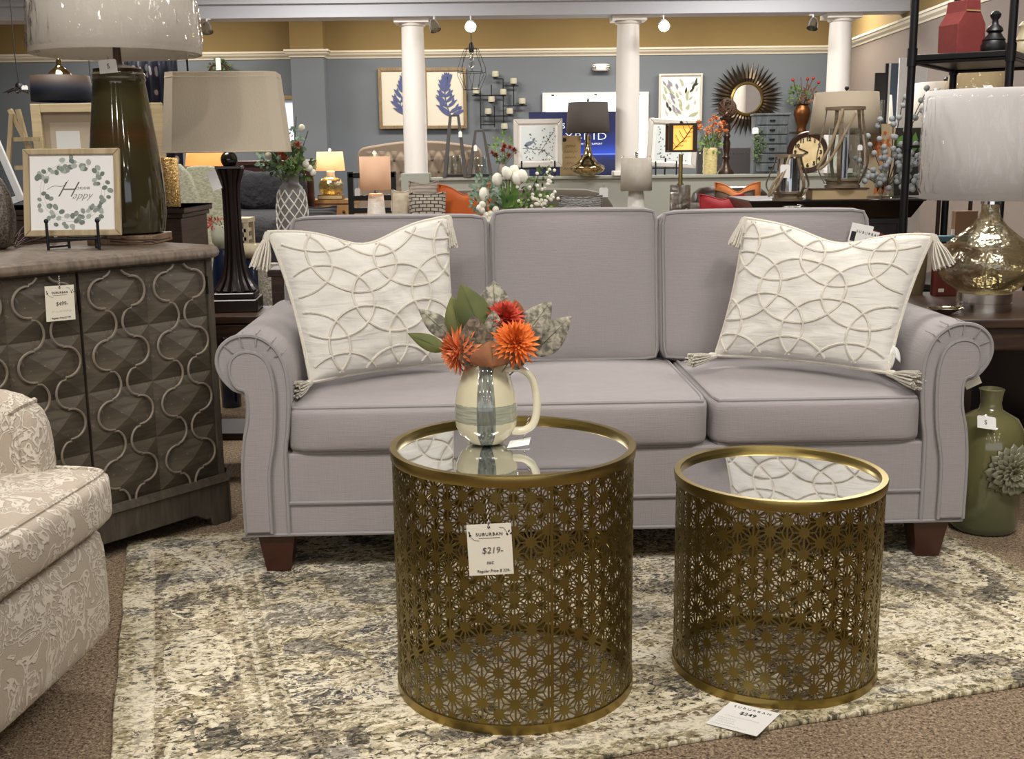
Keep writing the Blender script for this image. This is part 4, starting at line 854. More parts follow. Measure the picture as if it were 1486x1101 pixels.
# ---------------------------------------------------------------- metal shelf stand
E0=at(1325,60,5.5); EG=T('etagere','black metal shelf stand with a red block and urns on top, behind the end table','shelf',(E0.x,5.5,0),rz=rad(-34)); wE,dE=.43,.80; zs=at(1325,80,5.5).z
for x in (0,wE):
    for y in (0,dE): EG.p('post',G().tube([(x,y,0),(x,y,2.25)],.0185,14),M_iron)
for z,n_ in ((zs,'upper_shelf'),(1.30,'middle_rail'),(.62,'lower_shelf')):
    if n_!='middle_rail': EG.p(n_,G().box(-.01,wE+.01,-.01,dE+.01,z-.028,z),M_iron,smooth=False,bevel=.004)
    for x in (0,wE):
        for y in (0,dE): EG.p('collar',G().lathe([(.023,z-.05),(.023,z+.03)],14,(x,y,0)),M_iron)
    for a,b in (((0,0),(0,dE)),((wE,0),(wE,dE)),((0,dE),(wE,dE)),((0,0),(wE,0))): EG.p('rail',G().tube([(a[0],a[1],z-.035),(b[0],b[1],z-.035)],.008,6),M_iron)
def onsh(name,label,cat,px,Y,**kw): return bg(name,label,cat,px,0,Y,zs,**kw)
RB=onsh('wooden_birdhouse','distressed red house shaped block on the top shelf','birdhouse',1394,5.66); RB.o.rotation_euler=(0,0,rad(20)); M_rb=mat('distressed_red_paint','7e3430',.75,var=.2,vs=12,bump=.4,bs=40); g=RB.g(); g.prism([(-25,0),(25,0),(24,44),(14,62),(12,78),(-12,78),(-14,62),(-26,44)],-20,20); RB.p('block',g,M_rb,smooth=False,bevel=1*RB.k)
bx(RB,'worn_edge',mat('bare_wood_edge','a8895f',.7),-12,12,-21,-20,62,64)
BU=onsh('urn','matte black turned urn on the top shelf right of the red block','urn',1441,5.60); M_mb=mat('matte_black_ceramic','1a1a1d',.4,var=.2); lath(BU,'body',[(12,0),(17,6),(18,14),(15,21),(16,22.5),(12,27),(9,32),(12,35),(10,40),(5,44),(4,50),(7,54),(8,58),(4,62),(0,63)],M_mb,24)
CU=onsh('urn','cream turned urn at the right end of the top shelf','urn',1484,5.88); lath(CU,'body',[(9,0),(13,5),(14,18),(10,26),(12,28),(8,36),(7,44),(9,48),(4,54),(0,55)],mat('cream_crackle','b5a888',.5,var=.1),24)
def onm(name,label,cat,px,Y,z=1.16,**kw): return bg(name,label,cat,px,0,Y,z,**kw)
PB=onz(1326,4.60,zt); BP=T('basket','burlap wrapped round pot at the back of the end table','basket',PB,kk(PB)); lath(BP,'body',[(12,0),(15,20),(16,55),(15,75),(10,84),(4,90),(0,91)],mat('burlap','7a6c50',.95,bump=.6,bs=120,var=.15),18)
RBX=bg('box','rust red lidded box behind the champagne lamp','box',1388,0,4.55,zt); M_rbx=mat('rust_red_card','6b2a1e',.6,var=.08); bx(RBX,'body',M_rbx,-34,32,-8,14,0,74,bevel=1); bx(RBX,'label_tag',M_paperw,-30,-22,-8.6,-8,6,11); scribble(RBX,M_ink,-24*RBX.k,16*RBX.k,-8.2*RBX.k,60*RBX.k,3*RBX.k,r=.0006); RBX.p('handle_hole',RBX.g().lathe([(0,0),(9,0),(9,.5)],20),M_black,loc=(6*RBX.k,-8*RBX.k,46*RBX.k),rot=(pi/2,0,0))
TB=bg('box','teal topped box above the rust red one','box',1384,0,4.62,zt+76*RBX.k); bx(TB,'body',mat('teal_card','4a7780',.6),-28,28,-4,14,0,8,bevel=.6)
KB=bg('box','kraft board box with white label behind the wrapped drum shade','box',1402,0,4.62,zt+85*TB.k); bx(KB,'body',mat('kraft_board','8b6c4e',.8,var=.06),-18,14,-3,12,0,34); bx(KB,'label',M_paperw,-22,-18,-3.5,0,0,8)
# ---------------------------------------------------------------- goods on the half wall (its top is 1.0 m high)
YH=13.1
def onw(name,label,cat,px,Y=YH,z=1.0,**kw): return bg(name,label,cat,px,0,Y,z,**kw)
# obelisk lanterns
def obelisk(label,px,hw,tw,h,gh):
    o=onw('lantern',label,'lantern',px,group='tall metal obelisk lanterns'); m=mat('zinc_grey_metal','4a4644',.5,.5,var=.2)
    for sx in (-1,1):
        for sy in (-1,1): o.p('leg',o.g().frustum(2.6,1.7,0,h,c=(sx*(hw-2),sy*(hw-2)),c2=(sx*(tw-1.5),sy*(tw-1.5))),m,smooth=False)
    bx(o,'top_plate',m,-tw,tw,-tw,tw,h-2,h); bx(o,'tray',M_black,-hw,hw,-hw,hw,1,4); lath(o,'glass_cylinder',[(9.5,4),(9.5,gh),(9,gh+.5),(8.8,5)],M_gl,20,cap=False)
    return o
obelisk('taller grey obelisk lantern with glass cylinder, next to the left column',661,17,7,88,30); obelisk('shorter grey obelisk lantern beside the red flower vase',697,18,7,66,28)
small_tag('small white tag on the taller obelisk lantern',at(668,199,12.975),5,9,s=''); small_tag('small white tag on the shorter obelisk lantern',at(690,219,12.975),5,9,s='')
def vase_flowers(label_v,label_f,px,prof,mv,Y,z,fol,pts,br,bm,kind='ball',mf=None,name='vase'):
    v=bg(name,label_v,'vase',px,0,Y,z); lath(v,'body',prof,mv,24)
    h=prof[-1][1] if prof[-1][0]>0 else max(p[1] for p in prof); f=T('flower_arrangement',label_f,'flowers',v.o.location+Vector((0,0,h*v.k*.9)),v.k)
    for (cx,cz,rx,rz,n) in fol: foliage(f,cx,cz,rx,rz,n,mf or M_fol,6,3.6)
    stems(f,(0,0,-h*.5),[(p[0],p[1],p[2]) for p in pts[:14]],M_stem,.5)
    if pts: blossoms(f,pts,br,bm,kind=kind)
    return v,f
def scatter(n,cx,cz,rx,rz,ry=None,seed=1):
    q=random.Random(seed); o=[]
    for i in range(n):
        a=q.random()*2*pi; r=math.sqrt(q.random()); o.append((cx+rx*r*math.cos(a),-(ry or rx)*abs(q.uniform(.2,1))*math.sqrt(max(0,1-r*r*.8)),cz+rz*r*math.sin(a)))
    return o
M_grv=mat('grey_stoneware','837f76',.4,var=.1)
vase_flowers('small grey vase on the half wall behind the white tulips','dark red blooms with green sprays in the small grey vase',729,[(4,0),(6.5,3),(7,10),(5,16),(4,20),(5,22)],M_grv,YH,1.0,[(-2,22,17,20,60)],scatter(9,2,14,19,9,seed=3),5.5,M_redb,'flower',M_foll)
# framed bird print on a stand
M_silf=mat('silver_white_frame','cfccc4',.3,.3)
TE=onw('tabletop_easel','small black easel carrying the framed bird print','easel',781,13.08)
for x in (-24,24): TE.p('post',TE.g().tube([(x,-4,0),(x,-4,22)],1.2,6),M_black)
TE.p('cross_bar',TE.g().tube([(-30,-4,11),(30,-4,11)],1.2,6),M_black); TE.p('back_leg',TE.g().tube([(0,14,0),(0,5,30)],1.2,6),M_black)
FB=onw('framed_print','white framed print of a small bird on a berry branch','framed print',781,13.09); pt=frame(FB,71,68,7,5,M_silf,M_paperw,13,rad(-6)); 
g=FB.g(); g.box(-24,24,-2.7,-2.4,23,71); pt('picture_ground',g,mat('pale_blue_paper','d5dee0',.7))
q=random.Random(5); g=FB.g()
for i in range(70): x=q.uniform(-18,24); g.col(i%3).petal2d(x,24+q.random()*44*(.35+.65*(x+18)/42 if q.random()<.75 else 1),q.uniform(2,4),1.6,q.random()*6,-3)
g.col(1); g.petal2d(-20,44,16,6,.35,-3.1); g.petal2d(-20,45,9,3,-.6,-3.1); g.petal2d(-8,50,6,3.5,.9,-3.1)
for a,b in (((-22,0,40),(6,0,38)),((6,0,38),(22,0,26)),((0,0,30),(20,0,60))): g.col(2).tube([(a[0],-2.9,a[2]),(b[0],-2.9,b[2])],.4,3)
pt('branch_and_bird_print',g,[mat('print_green','7c8d78',.8),mat('print_blue_grey','6d808c',.8),mat('print_brown','7a6a58',.8)])
# blue lit sign behind the half wall
SN=bg('display_sign','dark blue lit mattress sign reading HYBRID behind the grey shaded lamp','sign',833,0,13.75,0.0); zb=(1.0)/SN.k; 
def blue_mat():
    t=NT('blue_glow_print'); sp=t.n('SeparateXYZ'); t.L.new(t.tc.outputs['Object'],sp.inputs[0]); z=t.math('DIVIDE',t.math('SUBTRACT',sp.outputs[2],.92),.80)
    c=t.ramp(z,((0,'1a1c30'),(.30,'20264a'),(.385,'1c2e78'),(.395,'6f8ff0'),(.41,'2b46b4'),(.55,'1b2c6e'),(.75,'141c48'),(1,'12163a'))); t.set(Base_Color=c,Roughness=.4,Emission_Color=c,Emission_Strength=.9); return t.m
bx(SN,'panel',blue_mat(),-64,66,-2,3,zb-6,zb+88); bx(SN,'stand_post',M_black,-60,60,-1,2,0,zb-6)
M_glow=mat('sign_white_lettering','e8ecf4',.5,emit=.9)
text('lettering','HYBRID',14.5*SN.k,M_glow,SN.o,(9*SN.k,-2.6*SN.k,(zb+53)*SN.k),space=1.15,sx=1.35,bold=-.002); text('lettering','S',10*SN.k,M_glow,SN.o,(-15*SN.k,-2.6*SN.k,(zb+68)*SN.k))
text('lettering','OF COMFORT AND SUPPORT',3.6*SN.k,M_glow,SN.o,(16*SN.k,-2.6*SN.k,(zb+43)*SN.k))
CSg=onw('tabletop_sign','cream wooden sign with handwritten lines beside the mercury lamp','sign',829,13.17); bx(CSg,'board',mat('aged_cream_board','b79f76',.7,var=.1,vs=8),-16,14,-1,2,0,57,bevel=.6)
for i,l_ in enumerate((8,11,9,7,11)): scribble(CSg,M_ink,-l_*CSg.k,(l_-2)*CSg.k,-1.15*CSg.k,(42-8*i)*CSg.k,4*CSg.k,r=.002)
CSg.p('knot_mark',CSg.g().lathe([(0,0),(3,0),(3,.4)],12),M_ink,loc=(-10*CSg.k,-1*CSg.k,51*CSg.k),rot=(pi/2,0,0))
ML=onw('table_lamp','mercury glass lamp with wide squat base and charcoal drum shade','lamp',853,12.93)
ML.o.location.z=1.0; lath(ML,'base',[(10,0),(12,2),(22,6),(25,11),(24,14),(17,18),(10,25),(6,33),(4.2,44),(4.2,58),(0,58)],M_merc,36)
ML.p('neck',ML.g().tube([(0,0,56),(0,0,70)],2,8),M_chrome); shade(ML,61,104,31.5,28,mat('charcoal_drum_shade','4b4643',.9,bump=.3,bs=150,st=(1,1,8),d=.006)); finial(ML,104,2.2,M_merc)
# right part of the half wall
RE=onw('tabletop_easel','small black easel under the leaning berry print','easel',966,13.02)
for x in (-15,15): RE.p('post',RE.g().tube([(x,-3,0),(x,-3,20)],1.1,6),M_black)
RE.p('cross_bar',RE.g().tube([(-20,-3,10),(20,-3,10)],1.1,6),M_black); RE.p('back_leg',RE.g().tube([(0,12,0),(0,4,24)],1.1,6),M_black)
FR=onw('framed_print','silver framed berry branch print leaning behind the leaf lantern lamp','framed print',972,13.08); FR.o.rotation_euler=(0,rad(3.5),0); pt=frame(FR,72,68,7,5,M_silf,M_paperw,11,rad(-6)); g=FR.g(); g.box(-24,24,-2.7,-2.4,21,69); pt('picture_ground',g,MAT['pale_blue_paper']); g=FR.g()
for i in range(60): g.col(i%3).petal2d(q.uniform(-22,22),q.uniform(22,68),q.uniform(2,4.5),1.8,q.random()*6,-3)
pt('branch_print',g,[MAT['print_green'],MAT['print_blue_grey'],MAT['print_brown']])
M_bam=mat('yellow_ribbed_ceramic','b9a86c',.35,col2='d3c797',vs=30,st=(1,1,3)); vase_flowers('yellow ribbed cylinder vase on the half wall','small orange blooms in the yellow ribbed vase',1030,[(9.5,0),(10.5,3),(10,8),(10.5,12),(10,18),(10.5,24),(10,30),(10.5,36),(9.5,38)],M_bam,13.08,1.0,[(0,8,17,16,90)],scatter(24,0,30,24,16,seed=8),5,[M_or,mat('pale_orange_bloom','d99a6a',.7)],'flower',M_foll)
WC_=onw('candlestick','dark turned wooden candlestick right of the yellow vase','candle holder',1053,13.16); lath(WC_,'stick',[(12,0),(12,3),(8,8),(5,14),(4,20),(6,24),(4,28),(5,34),(6,44),(4,50),(6,54),(4,58),(6,66),(5,72),(9,76),(11,78),(11,80),(0,80)],M_bronze,16)
WB=bg('wicker_ball','brown wicker ball resting on the turned candlestick','ornament',1053,0,13.16,1.0); WB.o.location.z=1.0+80*WC_.k; q2=random.Random(4)
for i in range(18):
    ax=Vector((q2.gauss(0,1),q2.gauss(0,1),q2.gauss(0,1))).normalized(); s1=ax.orthogonal().normalized(); s2=ax.cross(s1); WB.p('rattan_strand',WB.g().tube([Vector((0,0,13))+(s1*math.cos(j*.42)+s2*math.sin(j*.42))*13 for j in range(15)],.75,4,True),mat('rattan','4d3524',.7,var=.2))
DT=onw('drawer_tower','narrow weathered grey tower of six small drawers below the sunburst mirror','drawers',1116,13.14); M_gw=wood_mat('weathered_grey_wood','3a4044','5f666a',.6,(20,4,4),.3); bx(DT,'body',M_gw,-25,25,-10,14,0,82,bevel=.6); bx(DT,'top',M_gw,-27,27,-12,15,82,85,bevel=.6)
for i in range(6):
    d=bx(DT,'drawer',M_gw,-22,22,-12,-9,3+13.2*i,14.6+13.2*i,bevel=.8); DT.p('cup_pull',DT.g().lathe([(0,-1.3),(4,-1),(4,1)],12,(0,-12.5,9+13.2*i),1,.5),M_iron,d)
IV=T('hanging_plant','thin green trailing plant hanging on the drawer tower side','plant',DT.o.location+Vector((-20*DT.k,-.12,56*DT.k)),DT.k)
for i in range(5): foliage(IV,R.uniform(-3,6),-8*i,6,6,16,M_fol,4,2.6,ry=3,droop=.6)
IV.p('stem',IV.g().tube([(0,4,4),(1,-1,-4),(0,-1,-40)],.4,4),M_stem); small_tag('small white tag on the corner of the drawer tower',at(1096,194,13.03),9,9,s='')
CK=onw('clock','round antique style clock with dark rim and black numerals on the half wall','clock',1171,13.05); 
for nm,pf,m in (('rim',[(22,-2),(28.5,-3),(30,0),(28.5,4),(0,4)],M_bronze),('dial',[(0,-1),(24,-1),(24,1)],mat('aged_dial','c3ab78',.6,col2='d8c79c',vs=10))):
    g=CK.g(); g.M=Matrix.Translation((0,0,30*CK.k))@Matrix.Rotation(pi/2,4,'X'); g.lathe([(r,-z) for r,z in pf],40,cap=False); CK.p(nm,g,m)
for i,s in enumerate(('12','1','2','3','4','5','6','7','8','9','10','11')):
    a=pi/2-i*pi/6; text('numeral',s,7.2*CK.k,M_ink,CK.o,(18.5*math.cos(a)*CK.k,-1.6*CK.k,(30+18.5*math.sin(a))*CK.k),bold=.004)
for a,L in ((2.75,15),(3.5,10)): CK.p('hand',CK.g().tube([(0,-2,30),(L*math.cos(a),-2,30+L*math.sin(a))],.9,5),M_ink)
# ---------------------------------------------------------------- on the back wall
YB=15.97
def onb(name,label,cat,px,py,Y=YB,**kw): return bg(name,label,cat,px,py,Y,**kw)
M_wdf=wood_mat('grey_oak_frame','6e5c45','94805f',.5,(20,20,3),.1); M_coral=mat('slate_blue_ink','4c5682',.8,var=.2,vs=10); M_cremat=mat('cream_mat_board','d2cec2',.8)
for px,lab,sd in ((582,'oak framed blue fern print partly hidden by the left column',11),(647,'oak framed blue fern print right of the left column',12)):
    o=onb('framed_print',lab,'framed print',px,187,group='blue fern prints on the back wall'); pt=frame(o,62,86,5,4,M_wdf,M_cremat); q=random.Random(sd); g=o.g(); st=[Vector((8,0,18)),Vector((2,0,34)),Vector((0,0,52)),Vector((4,0,68))]
    if sd==11: st=[Vector((10,0,20)),Vector((0,0,34)),Vector((6,0,50)),Vector((8,0,66))]
    g.tube([(p.x,-2.6,p.z) for p in catmull(st,4)],1.1,4)
    for i,p in enumerate(catmull(st,5)):
        if i%2==0 or i>10:
            for sg in (-1,1): L=q.uniform(20,27)*(1-.03*i); a0=pi/2+sg*(1.12-.045*i+q.uniform(-.12,.12)); g.petal2d(p.x,p.z,L,q.uniform(4.2,5.6),a0,-2.7-.02*i); g.petal2d(p.x+.45*L*math.cos(a0),p.z+.45*L*math.sin(a0),L*.5,3.2,a0-sg*.55,-2.7-.02*i-.01)
    g.petal2d(st[-1].x,st[-1].z,12,6,1.4,-2.9); pt('fern_print',g,M_coral)
o=onb('framed_print','large silver framed print of loose grey and green leaf strokes','framed print',986.5,176); pt=frame(o,63,67,3,4,M_silf,M_paperw); q=random.Random(21); g=o.g(); 
for i in range(58):
    x,z=q.uniform(-27,22),q.uniform(6,54); d=q.random(); c=2 if (x>6 and z>36) or (x<-12 and z<22 and d<.5) else (0 if x<0 and d<.6 else 1); a=2.2+q.uniform(-.4,.4) if x<5 else 1.0+q.uniform(-.5,.5)
    L=q.uniform(7,13); 
    if -27<x+L*math.cos(a)<27 and z+L*math.sin(a)<62: g.col(c if d<.85 else 3).petal2d(x,z,L,q.uniform(2,4),a,-2.6-i*.004)
pt('leaf_print',g,[mat('print_mauve_grey','8b8798',.8),mat('print_pale_green','a8b095',.8),mat('print_ink_green','2b3530',.8),mat('print_pale_mauve','b9b4bf',.8)])
SM=onb('sunburst_mirror','round sunburst mirror with long dark metal rays on the back wall','mirror',1083.5,143.5,15.985); M_ray=mat('bronze_ray','4d443a',.32,.9,var=.3,vs=4); g=SM.g(); g.add([(0,-2,21),(-3.4,-1.5,29),(3.4,-1.5,29),(0,-3.6,29),(0,0,29),(0,-1.5,53)],[(0,3,1),(0,2,3),(0,1,4),(0,4,2),(5,1,3),(5,3,2),(5,4,1),(5,2,4)])
ry=SM.p('ray',g,M_ray,smooth=False)
for i in range(1,40): dup(ry,SM.o,rot=(0,2*pi*i/40,0))
def disc(o,name,pf,m,n=40,par=None): g=o.g(); g.M=Matrix.Rotation(pi/2,4,'X'); g.lathe(pf,n,cap=False); return o.p(name,g,m,par)
disc(SM,'ring',[(20,4),(21.5,6),(24,4),(24,0),(20,0)],M_brass2); disc(SM,'mirror_disc',[(0,3.2),(20.5,3.2)],M_mirror)
CSc=onb('candle_sconce','black iron wall sconce of crossing bars with nine glass candle cups','sconce',726,195,15.955); 
for a,b in (((-28,8),(-28,62)),((-40,55),(8,55)),((5,0),(5,78)),((-9,78),(5,78)),((5,68),(27,68)),((20,40),(20,68)),((5,40),(39,40)),((-28,26),(20,26)),((-8,10),(-8,40)),((-28,14),(-8,14)),((-12,50),(-12,70))): CSc.p('bar',CSc.g().tube([(a[0],-2,a[1]),(b[0],-2,b[1])],1.1,4),M_black,smooth=False)
bx(CSc,'wall_mount',M_black,3,7,-2,5,56,60)
for x,z in ((-6,80),(20,70),(-34,57),(5,55),(-12,45),(32,42),(-17,28),(14,28),(6,7)):
    c=CSc.p('candle_cup',CSc.g().lathe([(3,0),(4.6,.8),(5,4),(4.6,8.5)],12,(x,-5,z),cap=False),mat('frosted_cup','b9b7a6',.3)); CSc.p('candle',CSc.g().lathe([(3.6,1),(3.6,6.5),(0,6.5)],10,(x,-5,z)),mat('candle_wax','d8d2bd',.6),c); CSc.p('cup_plate',CSc.g().lathe([(0,-1.5),(2,-1),(5,0),(0,0)],12,(x,-5,z)),M_black,c)
WN=onb('window','bright window with white frame and blind behind the blue sign','window',864,138,15.985); 
M_day=mat('window_daylight','eef2f8',.6,emit=2.6); M_wfr=mat('white_window_frame','d4d6da',.5)
bx(WN,'blind',M_day,-74,74,-1.2,-.6,-130,0)
for b in ((-77,77,0,4),(-77,-73,-130,0),(73,77,-130,0)): bx(WN,'window_frame',M_wfr,b[0],b[1],-4,0,b[2],b[3])
bx(WN,'mullion',M_wfr,52,55,-3.4,-.7,-130,0)
for x in (-62,0,62): bx(WN,'blind_bracket',M_iron,x-2,x+2,-4.6,-4,-1,1)
EM=onb('emergency_light','white emergency light with two lamp heads high on the back wall','emergency light',872,98,15.965); EM.p('housing',EM.g().soft((0,-3,0),(13,4,5),4,8),M_white)
for x in (-10,10): EM.p('lamp_head',EM.g().ball((x,-7,0),3.4,10,8),M_chrome)
HB=bg('headboard','beige tufted upholstered headboard behind the left column','headboard',613,0,14.6,0); zb=1.0/HB.k*.0; hz=(1.25-.37)/HB.k; hh=at(613,205,14.6).z/HB.k; g=HB.g(); top=[(-89+178*i/20,hh-9+10*math.sin(pi*i/20)) for i in range(21)]; g.prism([(-89,0)]+[(-89,hh-20),(-87,hh-12)]+top[1:-1]+[(87,hh-12),(89,hh-20),(89,0)],-5,5); M_tuft=mat('beige_linen_headboard','8b7d6e',.9,var=.05); HB.p('panel',g,M_tuft,bevel=3*HB.k)
def tuft(a,b):
    x=-80+160*a; z=hh-64+52*b; e=min(1,8*a,8*(1-a),6*b,6*(1-b)); u,v=x/18+(z-hh+26)/34,x/18-(z-hh+26)/34
    return (x,-4.6-4.2*e*min(abs(math.sin(pi*u)),abs(math.sin(pi*v)))**.6,z)
HB.p('tufted_front',HB.g().grid(tuft,96,36),M_tuft,ang=180)
for r_ in range(3):
    for c_ in range(9):
        x=-72+18*c_+(9 if r_%2 else 0)
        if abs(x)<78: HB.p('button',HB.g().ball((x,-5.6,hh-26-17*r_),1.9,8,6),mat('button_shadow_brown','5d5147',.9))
GHB=bg('headboard','dark grey headboard with nailhead trim behind the yellow vase','headboard',1078,0,14.4,0); hh=at(1078,213,14.4).z/GHB.k; bx(GHB,'panel',mat('slate_headboard','4f4d50',.9),-70,70,-4,4,0,hh,bevel=2); g=GHB.g()
for i in range(28): g.ball((-66+i*4.9,-4.6,hh-9),1.1,6,4)
GHB.p('nailhead_trim',g,M_chrome,kind='stuff')
MR=onb('wall_mirror','mirror in a beaded gold frame half hidden by the natural linen shade','mirror',405,213); pt=frame(MR,62,72,6,4,mat('aged_gold_frame','9c8560',.4,.5),M_mirror)
for x in (-28,28): MR.p('corner_block',MR.g().box(x-4,x+4,-5,-1,65,73),MAT['aged_gold_frame'],smooth=False)
WR=onb('wreath','green boxwood wreath with white ribbon high on the back wall','wreath',318,98,15.9)
for i in range(10): a=2*pi*i/10; foliage(WR,15*math.cos(a),15*math.sin(a)-9,5,5,14,M_fol,5,3,ry=3)
WR.p('ring',WR.g().tube([(15*math.cos(i*.4),-1,15*math.sin(i*.4)-9) for i in range(16)],1.5,5,True),M_twig); bx(WR,'ribbon',M_paperw,-3,4,-6,-4,-4,13)
US=onb('wall_shelf','small dark bracket shelf under the copper urn','shelf',1163,191,15.8); bx(US,'board',M_bronze,-16,14,-12,12,-3,0); bx(US,'bracket',M_bronze,-3,3,-8,12,-14,-3)
M_cop=mat('hammered_copper','6b4526',.35,.8,var=.3,vs=12); UV=bg('urn','hammered copper urn on the bracket shelf','urn',1163,191,15.75); lath(UV,'body',[(7,0),(7,2),(6,6),(9,14),(12,24),(12,30),(9,35),(8,37),(10,39)],M_cop,20)
UF=T('flower_arrangement','dried green and russet stems in the copper urn','flowers',UV.o.location+Vector((0,0,36*UV.k)),UV.k); foliage(UF,-6,14,14,14,60,M_fol,7,3); foliage(UF,8,15,12,14,50,mat('russet_foliage','5a3426',.8,col2='7a5038'),6,3); stems(UF,(0,0,-10),[(-14,0,36),(-4,0,40),(6,0,36),(14,0,38),(22,0,32)],M_twig,.5); blossoms(UF,[(-15,0,37),(6,0,38),(14,0,39),(22,0,33)],2.4,M_redb)
# ---------------------------------------------------------------- ceiling track heads and pendants
M_lens=mat('lit_spot_lens','fff1d8',.4,emit=26,ecol='ffe9c8')
def head(label,px,py,Y,lit,rz=0):
    o=bg('track_spotlight',label,'spotlight',px,py,Y,group='track spotlights'); th=rad(-62 if lit else -25); rt=(th,0,rz)
    o.p('can',o.g().lathe([(8,-8),(7.5,0),(5,7),(3,9),(0,9)],16,cap=False),M_chrome if not lit else M_white,rot=rt); o.p('lens',o.g().lathe([(0,-7.6),(7.6,-7.6),(7.6,-6)],16),M_lens if lit else M_gl,rot=rt)
    o.p('stem',o.g().tube([(0,0,0),(0,2,12),(0,(12.86-Y)/o.k,14)],1.2,6),M_white)
head('glowing track spotlight under the beam right of the left column',683,36,12.70,True); head('glowing track spotlight under the beam right of the middle column',963,35,12.70,True)
head('silver track spotlight tucked beside the left column head',630,37,12.70,False,.8); head('small silver track spotlight under the beam left of the columns',300,40,12.70,False,.6); head('small unlit track spotlight left of the right column head',1180,34,12.70,False,-.6); head('unlit track spotlight half behind the film wrapped shade',276,10,12.70,False,.4)
PD=bg('pendant_light','small wire cage pendant with clear bulb in front of the fern prints','pendant lamp',685,130,13.02); zc=(2.72-PD.o.location.z)/PD.k; M_wire=mat('thin_dark_wire','38383a',.4,.6); rr=[(10,57),(13,50),(20,30),(21,20),(12,0)]
for i in range(8): a=2*pi*i/8; PD.p('wire_rib',PD.g().tube([(r*math.cos(a+(.2 if j%2 else 0)),r*math.sin(a+(.2 if j%2 else 0)),z) for j,(r,z) in enumerate(rr)],.5,4),M_wire)
for r,z in ((12,0),(20,24),(10,57)): PD.p('wire_hoop',PD.g().tube([(r*math.cos(i*pi/8),r*math.sin(i*pi/8),z) for i in range(16)],.5,4,True),M_wire)
lath(PD,'socket',[(3.4,52),(4,60),(2.4,66),(0,67)],M_iron,12); PD.p('cord',PD.g().tube([(0,0,66),(0,0,zc)],.6,5),M_black); lath(PD,'bulb',[(0,30),(4,32),(5,37),(3,45),(2.4,53)],M_gl,12)
PF=bg('pendant_light','black petal shaped pendant hanging at the far left','pendant lamp',29,141,9.0); zc=(3.28-PF.o.location.z)/PF.k
for i in range(9): a=2*pi*i/9; d=Vector((math.cos(a),math.sin(a),-.75)); PF.p('petal',PF.g().leaf((d.x*3,d.y*3,15),d,(0,0,1),21,11,4,-.2,.2),M_black,ang=180,solid=.6*PF.k)
lath(PF,'socket',[(5,12),(5,18),(2,21),(0,21)],M_black,12); PF.p('cord',PF.g().tube([(0,0,20),(-2,0,60),(0,0,zc)],.7,5),M_black); small_tag('small white tag stuck on the black petal pendant',at(36,130,8.9),9,6,s='')
PG=bg('pendant_light','small glass pendant with dark socket seen beside the olive lamp','pendant lamp',134,150,9.0); zc=(3.28-PG.o.location.z)/PG.k; lath(PG,'glass_shade',[(7,0),(7,12),(4,20)],M_gl,16,cap=False); lath(PG,'socket',[(4,16),(4,28),(2,30),(0,30)],M_iron,12); PG.p('cord',PG.g().tube([(0,0,30),(0,0,zc)],.7,5),M_black)
TR=structure('trim_5',G().box(-4.2,-3.2,10.2,10.24,3.22,3.3),M_black,smooth=False)
# ---------------------------------------------------------------- a narrow console behind the sofa
SCN=T('console_table','dark narrow console table standing behind the sofa back','table',(0,4.72,0)); zt=.80
SCN.p('top',G().box(-.99,1.0,-.085,.085,zt-.03,zt),M_brownw,smooth=False,bevel=.003)
for x in (-.95,.95):
    for y in (-.06,.06): SCN.p('leg',G().box(x-.025,x+.025,y-.025,y+.025,0,zt-.03),M_brownw,smooth=False)
# lattice vase with flowers
P=onz(428,4.70,zt); LV=T('vase','tall grey vase with white lattice relief on the console behind the sofa','vase',P,kk(P)); lath(LV,'body',[(16,0),(20,6),(22,40),(22,85),(20,105),(16,116),(12,120),(11,126),(12,132),(14,134),(12,133),(9,122)],mat('grey_vase_glaze','6f6b69',.5),32); M_lat=mat('white_lattice_relief','d6d2cb',.5)
def vr(z):
    pf=[(16,0),(20,6),(22,40),(22,85),(20,105),(16,116)]
    for (r0,z0),(r1,z1) in zip(pf,pf[1:]):
        if z0<=z<=z1: return r0+(r1-r0)*(z-z0)/(z1-z0)
    return 14
for sg in (-1,1):
    for i in range(10):
        LV.p('lattice_rib',LV.g().tube([((vr(z)+.2)*math.cos(a),(vr(z)+.2)*math.sin(a),z) for z,a in [(j*5.6,sg*(j*.19)+i*2*pi/10) for j in range(21)]],1.15,4),M_lat)
LF=T('flower_arrangement','mixed greenery with rust and white blooms in the lattice vase','flowers',P+Vector((0,0,128*LV.k)),LV.k)
foliage(LF,-6,24,26,26,190,M_fol,9,5.5); foliage(LF,10,14,26,16,60,M_foll,8,5); foliage(LF,10,62,12,26,26,M_fols,7,6); foliage(LF,-36,26,12,10,26,M_fols,7,5)
stems(LF,(0,0,-20),[(12,0,86),(28,0,66),(-40,0,30),(20,-4,34),(-8,-6,32),(-26,-4,40),(30,0,14)],M_stem,.8)
blossoms(LF,[(-8,-24,33),(16,-22,44),(-2,-26,26)],9,mat('rust_bloom','9a4a2a',.7,col2='bd6e48',vs=30),'bloom','flower'); blossoms(LF,[(-30,-16,40),(-26,-20,32),(-34,-14,46),(30,-16,14),(26,-20,20),(34,-12,8),(22,-16,70)],5,M_wh)
